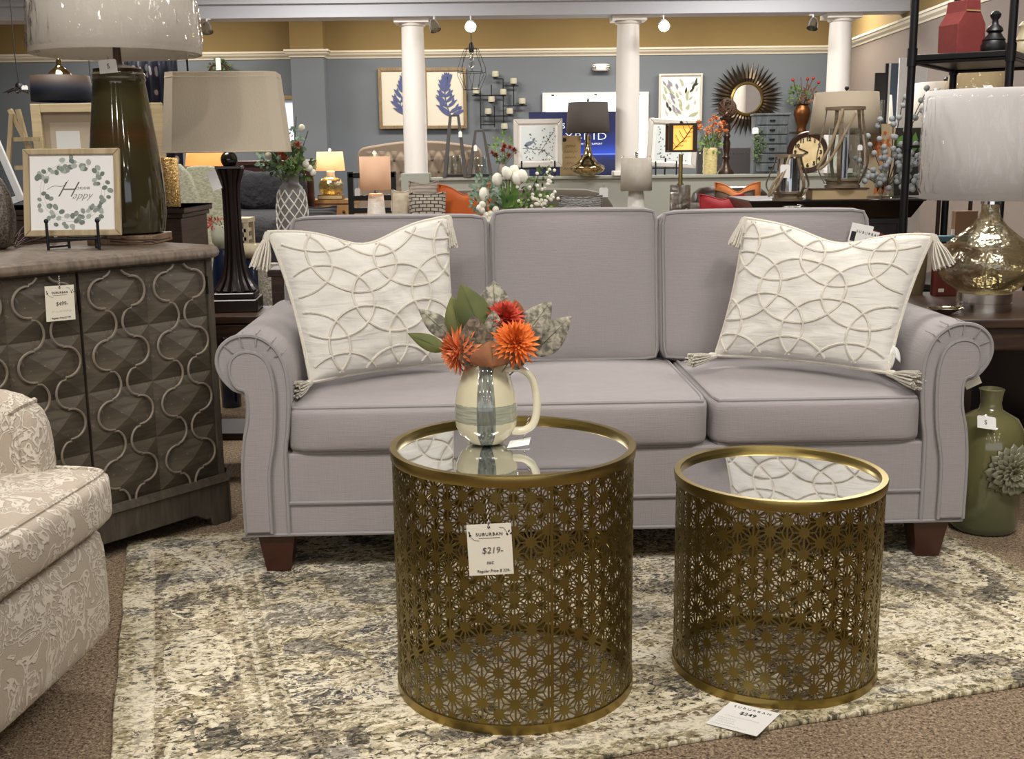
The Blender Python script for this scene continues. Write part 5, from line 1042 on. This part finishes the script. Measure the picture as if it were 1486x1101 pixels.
# white tulip arrangement
P=onz(741,4.72,zt); TP=T('planter','dark planter of the white tulip arrangement on the console','planter',P,kk(P)); lath(TP,'pot',[(16,0),(20,4),(23,40),(24,66),(22,66),(21,60)],M_bronze,24)
TF=T('flower_arrangement','white tulips and sage greenery spreading above the middle sofa cushion','flowers',P+Vector((0,0,64*TP.k)),TP.k)
foliage(TF,-34,34,24,30,150,M_fols,8,4.5); foliage(TF,30,24,32,26,130,M_foll,7,3.6); foliage(TF,4,26,28,32,110,M_fol,8,4); foliage(TF,42,62,20,14,30,M_fol,8,4)
for i in range(9): g=TF.g(); g.leaf((R.uniform(-4,10),-8,6),(R.uniform(-.35,.25),-.2,1),(0,-1,0),R.uniform(44,62),8,6,.12,.3); TF.p('tulip_leaf',g,M_foll,ang=180)
stems(TF,(0,0,-30),[(-36,-10,36),(-14,-14,62),(0,-14,68),(-6,-10,70),(16,-14,64),(48,0,76),(60,-4,24),(-58,-4,40)],M_stem,1)
blossoms(TF,[(-37,-22,38),(-17,-20,58),(-4,-22,67),(6,-16,69),(18,-24,63),(10,-24,59)],7.6,M_wh,'tulip','tulip')
sc=random.Random(9); blossoms(TF,[(sc.gauss(-28,6),-26,sc.gauss(8,6)) for _ in range(9)]+[(sc.gauss(-34,4),-26,sc.gauss(20,4)) for _ in range(3)],5,M_wh); blossoms(TF,[(sc.gauss(44,14),-24,sc.gauss(28,12)) for _ in range(40)]+[(sc.gauss(56,3),-10,sc.gauss(62,10)) for _ in range(14)],2.6,M_wh,'small_blossom')
# two matching lamps with white tapering bases
M_pk=mat('warm_lit_linen_shade','d9b59a',.9,emit=.25,ecol='e8a878'); M_wg=mat('white_textured_ceramic','d8d4cc',.35,bump=.7,bs=60,var=.05)
EP=T('end_table','dark end table behind the sofa, under the pink lit lamp','table',(onz(549,6.1,0).x,6.1,0)); zt2=.66
for o_ in (EP,T('end_table','dark end table behind the sofa, under the film wrapped silver lamp','table',(onz(922,6.1,0).x,6.1,0))):
    o_.p('top',G().box(-.19,.19,-.2,.2,zt2-.03,zt2),M_brownw,smooth=False)
    for x in (-.16,.16):
        for y in (-.16,.16): o_.p('leg',G().box(x-.02,x+.02,y-.02,y+.02,0,zt2-.03),M_brownw,smooth=False)
def conelamp(label,px,w,ms,film_,fc,taper=0,hs=47,z0=112):
    o=bg('table_lamp',label,'lamp',px,0,6.1,zt2); bp=[(20,0),(20,3),(18.5,5),(11,104),(10,107),(0,107)]; lath(o,'base',bp,M_wg,14); o.p('neck',o.g().tube([(0,0,106),(0,0,122)],2,8),M_chrome)
    shade(o,z0,z0+hs,w,w-taper,ms,36,film_=film_); finial(o,z0+hs,3.2,fc); return o
L4=conelamp('pink glowing drum lamp on a white tapering ceramic base, before the black chair',549,21.5,M_pk,False,M_white); L4.light(134,1.6)
conelamp('film wrapped silver lamp on a white tapering ceramic base before the middle column',922,22,mat('silver_fabric_shade','c6beb1',.7),True,M_chrome,1,hs=46,z0=107)
AB=bg('ornament','small amber glass gourd beside the pink lamp base','ornament',534,0,6.0,zt2); AB.o.location.z=zt2; lath(AB,'gourd',[(8,0),(13,10),(14,30),(10,55),(8,64),(9,70),(5,78),(2,82),(0,82)],mat('amber_lustre','7a5020',.15,.6,col2='b58a4c',vs=30),20,lobes=8,amp=.05)
# taupe sofa behind with cushions
M_tau=fabric('taupe_upholstery','6e675c',.1,300,.3)
BS=T('sofa','taupe sofa seen behind the grey one, below the half wall','sofa',(onz(735,7.0,0).x,7.0,0)); hw=.70
BS.p('seat',G().soft((0,.05,.34),(hw,.42,.14),8,6),M_tau); BS.p('backrest',G().soft((0,.42,.62),(hw,.12,.41),8,8),M_tau)
for x in (-hw-.0,hw+.0): BS.p('arm',G().soft((x,.05,.36),(.09,.46,.30),6,6),M_tau)
for x in (-.6,.6):
    for y in (-.25,.4): BS.p('leg',G().box(x-.03,x+.03,y-.03,y+.03,0,.2),M_dark,smooth=False)
small_tag('white price card on the top corner of the taupe sofa',at(876,286,6.99),13,14,s='')
def backpillow(label,px0,px1,pyt,Y,m,lean=12,th=.075,zb=.49,dip=0,group=None,nm='pillow'):
    a=at(px0,pyt,Y); b=at(px1,pyt,Y); c=(a+b)/2; wv=(b.x-a.x)/2; hv=(a.z-zb)/2
    o=T(nm,label,'pillow',(c.x,Y-.02,zb),rot=(rad(-lean),0,0),group=group)
    def pt(u,v,s):
        uu=u*(1-.06*(1-v*v)); vv=v*(1-.06*(1-u*u)); e=max(0,(1-u*u)*(1-v*v)); return (uu*wv,-s*th*e**.45,hv+vv*hv-dip*math.exp(-(u/.4)**2)*max(0,v)**2)
    g=G()
    for s in (1,-1): g.grid(lambda p,q_:pt(2*p-1,2*q_-1,s),16,16,flip=(s<0))
    o.p('cover',g,m,ang=180); g=G(); g.tube([pt(u,v,0) for u,v in [(-1+2*i/12,-1) for i in range(12)]+[(1,-1+2*i/12) for i in range(12)]+[(1-2*i/12,1) for i in range(12)]+[(-1,1-2*i/12) for i in range(12)]],.006,5,True); o.p('piping',g,m); return o
def wave_mat(name,c1,c2,sc,st=(1,1,1),dist=2):
    t=NT(name); w=t.n('TexWave',wave_type='BANDS',bands_direction='Z'); w.inputs['Scale'].default_value=sc; w.inputs['Distortion'].default_value=dist; w.inputs['Detail'].default_value=1; w.inputs['Detail Scale'].default_value=1.5; t.L.new(t.map(st),w.inputs[0]); t.set(Base_Color=t.ramp(w.outputs[1],((.4,c1),(.55,c2))),Roughness=.9); return t.m
def links_mat():
    t=NT('charcoal_link_weave'); b=t.n('TexBrick'); b.offset=.5; t.L.new(t.map((1,1,1),rot=(pi/2,0,0)),b.inputs[0]); b.inputs['Color1'].default_value=lin('b4aa9b'); b.inputs['Color2'].default_value=lin('a99f90'); b.inputs['Mortar'].default_value=lin('35343a'); b.inputs['Scale'].default_value=11; b.inputs['Mortar Size'].default_value=.035; t.set(Base_Color=b.outputs[0],Roughness=.95); return t.m
M_link=links_mat()
backpillow('cream pillow with dark sprig print at the left end of the taupe sofa',566,594,272,6.86,mat('cream_sprig_fabric','b8aa92',.95,col2='cfc4ae',vs=20),14)
backpillow('pale block quilted pillow behind the grey link pillow',592,634,261,7.0,wave_mat('block_quilt','8c8378','a99f94',14,(1,1,1),1),10)
backpillow('charcoal and beige link patterned pillow left of the orange one',592,644,276,6.80,M_link,14)
backpillow('bright orange pillow with chopped top on the taupe sofa',634,712,264,6.92,fabric('orange_linen','b8591f',.08,300,.3),14,dip=.05)
backpillow('grey pillow with wavy net pattern on the right of the taupe sofa',813,876,280,6.74,wave_mat('wavy_net','8d8b85','4d4f52',26,(1,1,1),6),16)
# leather couch and its pillows
M_lea=mat('dark_brown_leather','2a1a14',.35,var=.25,vs=6,bump=.15,bs=60); xl=onz(1072,7.4,0).x
LC=T('leather_couch','dark brown leather couch behind the right end of the sofa','couch',(xl,7.5,0))
LC.p('seat',G().soft((0,0,.33),(.26,.42,.14),8,6),M_lea); LC.p('backrest',G().soft((0,.36,.62),(.27,.12,.40),6,8),M_lea); LC.p('arm',G().soft((-.26,.02,.50),(.09,.46,.42),5,8),M_lea); LC.p('arm',G().soft((.30,.02,.50),(.09,.46,.42),5,8),M_lea)
for x in (-.25,.28):
    for y in (-.3,.4): LC.p('leg',G().box(x-.03,x+.03,y-.03,y+.03,0,.2),M_dark,smooth=False)
backpillow('pale orange pillow on the leather couch',1042,1108,262,7.22,mat('apricot_cotton','c0723a',.9,var=.06),12,dip=.05); backpillow('brown fur pillow between the orange and red ones on the leather couch',1042,1100,273,7.05,mat('brown_plush','5a4636',.95,bump=.8,bs=120),14,dip=.03); backpillow('crimson red pillow at the front of the leather couch',1020,1086,278,6.88,fabric('crimson_linen','9c1f28',.08,300,.3),16,dip=.02)
# leaf lantern lamp with glass cylinder
AT=T('accent_table','small dark accent table under the leaf lantern lamp','table',(onz(986,6.4,0).x,6.4,0)); AT.p('top',G().lathe([(.0,.77),(.12,.77),(.12,.80),(0,.80)],24),M_brownw); AT.p('pedestal',G().lathe([(.11,0),(.11,.02),(.025,.05),(.025,.77),(0,.77)],16),M_brownw)
LL=bg('table_lamp','square lit lantern lamp with a bronze leaf silhouette in front of the berry print','lamp',986,0,6.4,.80); lath(LL,'glass_base',[(15,0),(15,70),(14,71),(14,2)],film('grey_seeded_cylinder','dcd8d0',.0,40,.5,.05,(1,1,1),.10),28,cap=False); LL.p('stem',LL.g().tube([(0,0,0),(0,0,114)],3,6),M_brass2); lath(LL,'base_cap',[(0,71),(5,71),(5,73),(0,73)],M_brass2,14)
M_lit=mat('lit_parchment','e6c07a',.9,emit=1.1,ecol='ffb347'); hb=117; bx(LL,'parchment_box',M_lit,-15,15,-15,15,hb+2,hb+38)
for x in (-17,17):
    for y in (-17,17): bx(LL,'corner_post',M_bronze,x-3,x+3,y-3,y+3,hb,hb+40)
for z in (hb,hb+37):
    for y in (-17,17): bx(LL,'frame_rail',M_bronze,-17,17,y-2,y+2,z,z+3)
    for x in (-17,17): bx(LL,'frame_rail',M_bronze,x-2,x+2,-17,17,z,z+3)
g=LL.g(); g.tube([(-13,-16,hb+4),(2,-16.3,hb+18),(14,-16,hb+36)],.7,4)
for i in range(5):
    x,z=-9+5*i,hb+7+6.2*i; g.tube([(x,-16,z),(x-4,-16.2,z+6),(x-6,-16,z+11)],.45,4); g.tube([(x,-16,z),(x+5,-16.2,z+2),(x+10,-16,z+3)],.45,4)
LL.p('leaf_silhouette',g,M_bronze,kind='stuff')
lath(LL,'finial',[(0,hb+40),(3,hb+40),(2,hb+43),(0,hb+44)],M_bronze,8)
# ---------------------------------------------------------------- dark buffet with rope lanterns, book, bell lamp, berries
P0=onz(1080,6.0,0); P1=onz(1326,6.0,0); zb=1.0; BF=T('buffet','espresso buffet with flared top and silver pull behind the right of the sofa','buffet',((P0.x+P1.x)/2,6.3,0)); hw=(P1.x-P0.x)/2
BF.p('body',G().box(-hw+.06,hw-.06,-.24,.26,.06,zb-.10),M_dark,smooth=False,bevel=.004); g=G(); g.frustum((hw-.05,.25),(hw,.31),zb-.10,zb-.005); BF.p('flared_cornice',g,M_dark,smooth=False); BF.p('top',G().box(-hw-.005,hw+.005,-.315,.315,zb-.012,zb),M_dark,smooth=False,bevel=.003)
for i in range(3):
    x0=-hw+.10+i*(2*hw-.2)/3; d=BF.p('drawer',G().box(x0,x0+(2*hw-.2)/3-.02,-.255,-.24,zb-.36,zb-.13),M_dark,smooth=False,bevel=.004)
pu=BF.p('drawer_pull',G().soft((onz(1150,6.0,.96).x-BF.o.location.x,-.33,zb-.035),(.062,.014,.014),4,6),M_chrome); BF.p('base',G().box(-hw+.04,hw-.04,-.25,.27,0,.07),M_dark,smooth=False); BF.p('door_hinge_plate',G().box(hw-.10,hw-.075,-.262,-.24,zb-.25,zb-.16),M_chrome,smooth=False)
M_lw=wood_mat('greyed_lantern_wood','5e5140','8a795f',.5,(4,4,30),.15); M_rp=mat('natural_rope','9c8a6e',.95,bump=1,bs=300,var=.15,vs=80)
def rope_lantern(label,px,Y,z,r_top,r_mid,r_bot,h,gr,gh,gm,n=5,ph=0):
    o=bg('lantern',label,'lantern',px,0,Y,z,group='rope handled lanterns on the buffet'); 
    o.p('top_ring',o.g().lathe([(r_top-4,h-4),(r_top,h-4),(r_top,h),(r_top-4,h),(r_top-4,h-4)],28,cap=False),M_lw); lath(o,'base',[(r_bot,0),(r_bot,4),(r_bot-2,5),(r_bot-2,9),(r_bot,10),(r_bot,13),(0,13)],M_lw,28)
    for i in range(n):
        a=2*pi*i/n+ph; pts=catmull([(r*math.cos(a),r*math.sin(a),zz) for r,zz in ((r_top-2,h-2),(r_top+1,h*.78),(r_mid,h*.42),(r_mid*.97,h*.25),(r_bot,6))],4); up=Vector((math.cos(a),math.sin(a),0)); sd=Vector((-math.sin(a),math.cos(a),0)); g=o.g(); g.add([p+sd*s*2.6+up*t for p in pts for s,t in ((-1,-.6),(1,-.6),(1,.6),(-1,.6))],[(4*i2+j,4*i2+(j+1)%4,4*i2+4+(j+1)%4,4*i2+4+j) for i2 in range(len(pts)-1) for j in range(4)]); o.p('strap',g,M_lw,ang=30)
    lath(o,'glass_cylinder',[(gr,12),(gr,gh),(gr-.8,gh),(gr-.8,14)],gm,28,cap=False); return o
M_sg=film('silvered_glass','dcdee0',0,6,0,.03,lo=.35)
BK=bg('book','large tan book lying under the bigger rope lantern','book',1214,0,5.98,zb); M_pg=mat('book_page_edges','b09a74',.8,var=.1,vs=60,st=(1,1,20)); bx(BK,'page_block',M_pg,-40,38,-18,20,1.2,15); bx(BK,'cover',mat('brown_book_cover','4a3426',.6),-42,41,-19,21,15,17); bx(BK,'cover',MAT['brown_book_cover'],-42,41,-19,21,0,1.2)
RL=rope_lantern('bigger rope handled lantern standing on the tan book',1222,5.98,zb+17*BK.k,28,37,25,114,22,84,M_gl,5,.5)
RL.p('rope_handle',RL.g().tube(catmull([(-12,-27,110),(-18,-38,98),(-32,-42,58),(-46,-36,28),(-30,-38,40),(-10,-36,76),(6,-28,104)],6),2.1,7),M_rp)
RS=rope_lantern('smaller rope handled lantern with silvered glass left of the book',1143,5.94,zb,20,31,22,66,16.5,60,M_sg,5,.2)
RS.p('rope_handle',RS.g().tube(catmull([(-4,-20,64),(-14,-30,44),(-28,-32,26),(-34,-28,8),(-22,-32,24),(-8,-30,52)],6),1.9,7),M_rp)
small_tag('white shop tag hanging from the smaller rope lantern',at(1139,258,5.825),14,19,s='')
small_tag('tiny white tag on the bigger rope lantern strap',at(1248,218,5.862),7,8,s='')
BLp=bg('table_lamp','lamp with big beige bell shade behind the bigger rope lantern','lamp',1222,0,6.42,zb); lath(BLp,'base',[(20,0),(20,4),(8,10),(5,30),(9,50),(5,70),(3,84),(0,84)],M_bronze,20); M_bell=mat('beige_silk_shade','bcae98',.85,var=.03); shade(BLp,88,146,50,44,M_bell,40); 
lath(BLp,'shade_flare',[(50,88),(47,100),(44,118),(43,134),(44,146)],M_bell,8,cap=False,solid=1*BLp.k,sx=1.03,sy=.8); BLp.p('finial',BLp.g().ball((0,0,152),3.2,10,8),M_black); BLp.p('harp',BLp.g().tube([(0,0,84),(0,0,150)],.8,5),M_iron)
BV=bg('vase','small clear vase holding white berry branches on the buffet end','vase',1286,0,5.98,zb); lath(BV,'body',[(8,0),(10,4),(9,26),(10,32),(9.4,32),(8.4,26),(9,4)],M_gl,18,cap=False)
BB=T('berry_branches','white berry branches with frosted berries spreading beside the metal post','branches',BV.o.location+Vector((0,0,4*BV.k)),BV.k); rb=random.Random(14); M_berry=mat('frosted_white_berry','aeb2b4',.7,bump=.3,bs=200); pts=[]
for (x,z) in ((-48,56),(-30,84),(-20,110),(4,112),(14,142),(46,150),(38,120),(42,84),(52,62),(-38,34),(24,100),(50,34),(-10,70),(36,48)):
    a=Vector((0,0,14)); b=Vector((x*.5,rb.uniform(-8,4),z*.6)); c=Vector((x,rb.uniform(-14,4),z)); cv=catmull([a,b,c],6); BB.p('twig',BB.g().tube(cv,.7,4),M_twig)
    for j in range(5): p=cv[-1-j*2]; pts.append((p.x+rb.uniform(-4,4),p.y-3+rb.uniform(-2,2),p.z+rb.uniform(-3,4)))
for i in range(26): pts.append((rb.gauss(0,20),rb.uniform(-18,-8),rb.uniform(4,50)))
for i in range(14): pts.append((rb.gauss(44,8),rb.uniform(-12,0),rb.uniform(10,60)))
blossoms(BB,pts,4.3,M_berry,'berry')
PT=bg('stretched_canvas','cream canvas painted with orange blossom sprays behind the berries','canvas',1274,0,6.40,zb); bx(PT,'canvas',mat('pale_sand_canvas','b8a584',.9,var=.12,vs=6),-20,20,0,3,0,102); g=PT.g(); q=random.Random(2)
for i in range(46): x,z=q.gauss(0,8),q.gauss(72,13); g.col(0 if q.random()<.7 else 1); [g.petal2d(x,z,3.4,1.9,a,-.3-.01*i) for a in (0,1.25,2.5,3.75,5)] if abs(x)<15 and z<97 else None
g.col(2).tube([(0,-.2,4),(2,-.2,40),(0,-.2,80)],.5,3); g.petal2d(2,26,22,6,1.0,-.4); g.petal2d(-2,14,20,5,2.1,-.4); g.col(0); [g.petal2d(-6+6*i,2,26,7,1.2+.25*i,-.5) for i in range(4)]
PT.p('blossom_print',g,[mat('paint_orange','c4672e',.8),mat('paint_peach','d89a6c',.8),mat('paint_green','75803f',.8)],smooth=False,kind='stuff')
GC=bg('stretched_canvas','dark canvas with bright green leaf behind the metal post','canvas',1322,0,6.42,zb); bx(GC,'canvas',mat('dark_olive_canvas','2c2c22',.9),-26,18,2,5,0,96); g=GC.g(); g.petal2d(-24,70,24,12,.9,1.5); g.petal2d(0,60,30,12,1.5,1.4); g.petal2d(8,62,28,9,1.2,1.3); GC.p('leaf_print',g,mat('paint_leaf_green','5f8a3c',.8),smooth=False,kind='stuff')
# things against the right wall, seen round the metal stand
MS=bg('floor_mirror','tall white framed mirror strip leaning behind the bell lamp','mirror',1288,300,8.0); MS.o.location.z=0; zz=at(1288,92,8).z/MS.k; bx(MS,'frame',M_white,-9,-6,-2,2,zz*.3,zz); bx(MS,'glass',M_mirror,-6,5,-1,1,zz*.3,zz); bx(MS,'frame',M_black,-13,-9,-2,2,zz*.3,zz); bx(MS,'stand',M_black,-13,14,0,3,0,zz*.3)
WP=bg('panel','tall plain white display panel left of the metal post','panel',1310,300,8.1); WP.o.location.z=0; zz=at(1310,84,8.1).z/WP.k; bx(WP,'board',M_white,-16,24,-2,2,0,zz)
CP=bg('wall_sconce','dark metal candle sconce with glass cylinder beside the bell shade','sconce',1275,178,7.6); bx(CP,'back_plate',M_black,-8,8,0,3,-4,70); lath(CP,'glass',[(7,0),(7,32),(6.4,32),(6.4,1)],M_gl,16,cap=False); bx(CP,'tray',M_black,-9,9,-9,3,-3,0); CP.p('arm',CP.g().box(-2,2,3,64,10,14),M_black,smooth=False)
def floorlamp(label,px,pyb,pyt,Y,r0,r1,m,film_=False,n=36,nm='floor_lamp'):
    o=bg(nm,label,'lamp',px,pyb,Y); o.o.location.z=0; z0=at(px,pyb,Y).z/o.k; z1=at(px,pyt,Y).z/o.k
    lath(o,'base',[(26,0),(26,3),(3,8),(3,z0+10),(0,z0+10)],M_bronze,18); shade(o,z0,z1,r0,r1,m,n,film_=film_); lath(o,'finial',[(0,z1),(3,z1+1),(4,z1+5),(0,z1+9)],M_black,10); o.p('harp',o.g().tube([(0,0,z0),(0,0,z1+3)],1,5),M_iron); return o
floorlamp('floor lamp with wide ivory shade seen just right of the metal post',1366,236,120,7.2,54,42,M_ivory); floorlamp('film wrapped cream shade behind the top of the wrapped drum lamp',1418,150,88,6.9,48,36,mat('cream_shade','c8b48c',.9),True)
# ---------------------------------------------------------------- left side, behind the linen shade lamp
M_spr=mat('green_sprig_fabric','c4c0ad',.95,col2='959a80',vs=60,st=(1,1,2.2)); WG=bg('wing_chair','wing chair in white fabric with green sprigs behind the dark pedestal','armchair',278,350,6.4); WG.o.location.z=0; zt_=at(262,238,6.4).z/WG.k
g=WG.g(); g.prism([(-30,0),(36,0),(34,zt_*.55),(26,zt_*.70),(14,zt_*.84),(2,zt_*.95),(-12,zt_),(-26,zt_),(-30,zt_*.9)],0,16); WG.p('wing',g,M_spr,bevel=2*WG.k); WG.p('seat',WG.g().soft((0,40,zt_*.3),(32,42,14),6,6),M_spr); WG.p('backrest',WG.g().soft((0,80,zt_*.55),(32,8,zt_*.44),6,6),M_spr)
CBt=bg('nightstand','cream painted nightstand with lattice side behind the reeded lamp','nightstand',330,316,7.6); zt_=CBt.o.location.z/CBt.k; CBt.o.location.z=0; bx(CBt,'top',mat('cream_paint','b9ae94',.5,var=.05),-34,34,-20,26,zt_-6,zt_); cp=MAT['cream_paint']
for x in (-30,30):
    for y in (-16,22): bx(CBt,'leg',cp,x-3,x+3,y-3,y+3,0,zt_-6)
for i in range(4): bx(CBt,'lattice_slat',cp,27,30,-16,22,zt_-20-12*i,zt_-15-12*i)
for i in range(4): bx(CBt,'lattice_slat',cp,-30,30,-19,-17,zt_-20-12*i,zt_-15-12*i)
M_olit=mat('orange_lit_shade','e0a070',.9,emit=1.2,ecol='ff9a4e'); OL=bg('table_lamp','orange glowing lamp with pearl bottle base under the natural linen shade','lamp',306,316,7.55); lath(OL,'base',[(10,0),(13,4),(16,14),(15,24),(9,38),(6,52),(6,66),(7,70),(3,72),(3,80),(0,80)],mat('pearl_lustre','b7a37e',.2,.3,col2='d8cdb4',vs=20),24); shade(OL,74,104,31,26,M_olit,32); OL.light(88,5); OL.p('harp',OL.g().tube([(0,0,78),(0,0,104)],.8,5),M_iron)
HC=bg('bentwood_chair','honey coloured bentwood chair back beside the orange lamp','chair',322,345,7.0); hz=at(322,258,7.0).z/HC.k; HC.o.location.z=0; M_hon=wood_mat('honey_wood','8a4f22','b5733c',.4)
HC.p('hoop',HC.g().tube(catmull([(-22,0,hz-86),(-20,0,hz-30),(-8,0,hz-2),(6,0,hz-8),(20,0,hz-40),(24,0,hz-86)],6),2.6,8),M_hon); HC.p('seat',HC.g().soft((0,-24,hz-88),(24,24,4),5,6),M_hon)
for x in (-18,18):
    for y in (-42,-4): HC.p('leg',HC.g().tube([(x,y,0),(x*.9,y,hz-88)],2,6),M_hon)
for x in (-6,8): HC.p('spindle',HC.g().tube([(x,0,hz-86),(x,0,hz-8)],1.3,6),M_hon)
def navyvase(label,px,Y,pyt,lbl2,wr,wh,mw):
    P=at(px,pyt,Y); o=bg('pedestal_vase',label,'vase',px,pyt,Y); h=P.z/o.k; o.o.location.z=0; lath(o,'body',[(14,0),(17,h*.3),(19,h*.6),(17,h*.85),(12,h-2),(11,h),(0,h)],M_navy,24); b=bg('bowl',lbl2,'bowl',px,pyt,Y); lath(b,'body',[(wr*.6,0),(wr,wh*.25),(wr*1.05,wh*.6),(wr*.8,wh),(wr*.7,wh),(wr*.9,wh*.5)],mw,24); return b
M_cer=mat('pale_celadon_ceramic','b6b8a4',.25,var=.04); M_ccb=mat('cream_gloss_ceramic','c9bd9f',.2)
b=navyvase('tall navy floor vase just right of the carved cabinet',323,5.7,360,'pale bowl with red blooms atop the navy vase by the cabinet',14,34,M_cer); f=T('flower_arrangement','dark red blooms in the pale bowl behind the reeded lamp','flowers',b.o.location+Vector((0,0,32*b.k)),b.k); foliage(f,-4,4,18,6,60,M_redb,7,2.4,name='petal_foliage'); stems(f,(0,0,-10),[(-12,0,6),(8,0,6),(0,-6,8)],M_stem,.6)
navyvase('second tall navy floor vase right of the reeded lamp',366,5.6,375,'round cream bowl atop the navy vase near the sofa arm',15,22,M_ccb)
BO=bg('beaded_stool','grey beaded drum stool beside the left pillow','stool',391,382,5.35); h=BO.o.location.z/BO.k; BO.o.location.z=0; lath(BO,'body',[(14,0),(18,h*.5),(17,h-6),(14,h),(0,h)],mat('grey_beading','6e685e',.6,bump=1,bs=130,col2='a49c8c',vs=120),24)
# bed
M_mah=wood_mat('mahogany_wood','1f0d08','45201a',.3); M_blk=mat('charcoal_comforter','222226',.95,var=.2,vs=14,bump=.8,bs=16,d=.03); BD=T('bed','mahogany bed with charcoal bedding behind the lattice vase','bed',(at(392,300,9.4).x,9.4,0)); ht=at(400,232,10.2).z
BD.p('headboard',G().box(-.62,.225,.78,.86,0,ht),M_mah,smooth=False,bevel=.02); BD.p('headboard_cap',G().box(-.65,.25,.76,.88,ht-.05,ht),M_mah,smooth=False,bevel=.01)
for x in (-.46,-.2,.06): BD.p('raised_panel',G().box(x-.12,x+.12,.765,.79,.5,ht-.12),M_mah,smooth=False,bevel=.02)
BD.p('mattress',G().soft((-.2,-.05,.42),(.40,.80,.40),7,8),M_blk)
for x,y,z,rx in ((-.36,.55,.97,.20),(.02,.55,.97,.19),(-.12,.3,.96,.19)): solo('pillow',G().soft((0,0,0),(rx,.10,.17),3,8),M_blk,('left charcoal pillow against the mahogany headboard','right charcoal pillow against the mahogany headboard','front charcoal pillow on the bed, behind the reeded lamp')[0 if x<-.2 else (1 if x>0 else 2)],'pillow',BD.o.location+Vector((x,y,z)),ang=180)
backpillow('dark quilted pillow propped behind the left sofa corner',432,482,293,6.6,wave_mat('charcoal_grid_quilt','26262a','4a484a',13,(1,1,1),.6),20,zb=.5)
BN=T('bench','dark upholstered bench under the quilted pillow behind the sofa','bench',(onz(457,6.7,0).x,6.7,0)); BN.p('seat',G().soft((0,0,.42),(.3,.26,.075),7,6),M_blk)
for x in (-.25,.25):
    for y in (-.2,.2): BN.p('leg',G().box(x-.025,x+.025,y-.025,y+.025,0,.36),M_dark,smooth=False)
# nightstand and yellow lit lamp
M_pn2=wood_mat('honey_pine_wood','7c5630','a87d4c',.45,(20,3,3),.1); NS=bg('nightstand','honey pine nightstand with round pulls at the far wall','nightstand',484,289,10.5); h=NS.o.location.z/NS.k; NS.o.location.z=0; bx(NS,'top',M_pn2,-36,36,-26,26,h-5,h); bx(NS,'body',M_pn2,-33,33,-23,24,8,h-5)
for i in range(3):
    d=bx(NS,'drawer',M_pn2,-30,30,-25,-23,h-26-24*i,h-8-24*i,bevel=.8)
    for x in (-18,18): NS.p('pull',NS.g().ball((x,-27,h-17-24*i),2.2,8,6),M_bronze,d)
for x in (-29,29): bx(NS,'foot',M_pn2,x-4,x+4,-22,-14,0,8); bx(NS,'foot',M_pn2,x-4,x+4,14,22,0,8)
NB=bg('book','tan book lying under the yellow glass lamp','book',481,0,10.45,h*NS.k); bx(NB,'cover',mat('tan_book_cover','6a5032',.6),-18,18,-12,12,0,7,bevel=.5); bx(NB,'page_block',M_pg,-17,17,-12.6,-11,1.2,5.8)
YL=bg('table_lamp','yellow glowing lamp with bubbled glass base on the pine nightstand','lamp',481,0,10.45,(h*NS.k)+7*NB.k); lath(YL,'glass_base',[(12,0),(17,4),(18,14),(15,22),(8,25),(6,26)],seeded('amber_bubble_glass','e6d69c','ebe3c6'),28,cap=False); lath(YL,'neck',[(6,25),(6,33),(3,34),(3,42),(0,42)],M_white,14); M_yl=mat('yellow_lit_shade','e6cfa4',.9,emit=.75,ecol='ffc477'); shade(YL,34,61,20.5,18,M_yl,4 and 36); finial(YL,60,2.4,M_white); YL.light(48,8); YL.p('harp',YL.g().tube([(0,0,40),(0,0,61)],.7,5),M_iron)
BC=bg('chair','black ladder back chair behind the pink glowing lamp','chair',541,300,8.0); h=at(541,248,8.0).z/BC.k; BC.o.location.z=0; M_bkc=mat('black_painted_wood','0e0d0d',.4)
for x in (-31,31): bx(BC,'back_post',M_bkc,x-4,x+4,-3,3,0,h-1)
for z in (h-6,h-38,h-56): bx(BC,'ladder_rail',M_bkc,-34 if z>h-10 else -28,34 if z>h-10 else 28,-3,3,z-4,z+4,bevel=1)
bx(BC,'seat',M_bkc,-33,33,-62,0,h-116,h-108,bevel=2)
for x in (-29,29): bx(BC,'front_leg',M_bkc,x-3,x+3,-60,-54,0,h-112)
small_tag('white tag on the left of the black ladder back chair',at(519,284,7.95),8,11,s=''); small_tag('white tag on the right of the black ladder back chair',at(572,306,7.95),9,16,s='')
# navy curtain
def curtain_mat():
    t=NT('navy_leaf_print_curtain'); v=t.n('TexVoronoi'); v.inputs['Scale'].default_value=17; t.L.new(t.map((1.6,.2,.8)),v.inputs['Vector']); n=t.noise(7,2)
    c=t.ramp(v.outputs[0],((.30,'8a8f9c'),(.33,'b4874f'),(.36,'20263c'),(1,'12151f'))); t.set(Base_Color=c,Roughness=.9); return t.m
CT=bg('curtain','navy curtain with tan leaf print hanging behind the olive lamp','curtain',214,92,8.0); z1=2.15/CT.k; zt_=CT.o.location.z; CT.o.location.z=zt_; hh=zt_/CT.k-3
g=CT.g(); g.grid(lambda a,b:(-34+76*a,5*math.sin(a*34)+1.5*math.sin(b*5+a*9),14-hh*b-14*b),60,6); CT.p('cloth',g,curtain_mat(),solid=.8*CT.k,ang=180); CT.p('rod',CT.g().tube([(-50,0,16),(60,0,16)],2,8),M_black)
for x in (-48,56): CT.p('rod_stand',CT.g().tube([(x,6,16),(x,6,-zt_/CT.k)],1.6,6),M_black)
RM=onb('wall_mirror','small round window reflecting mirror right of the rust blooms','mirror',448,223,15.9); disc(RM,'rim',[(7,0),(8,2),(8,-2),(7,-2)],M_iron,24); disc(RM,'mirror_disc',[(0,.5),(7.2,.5)],M_mirror,24)
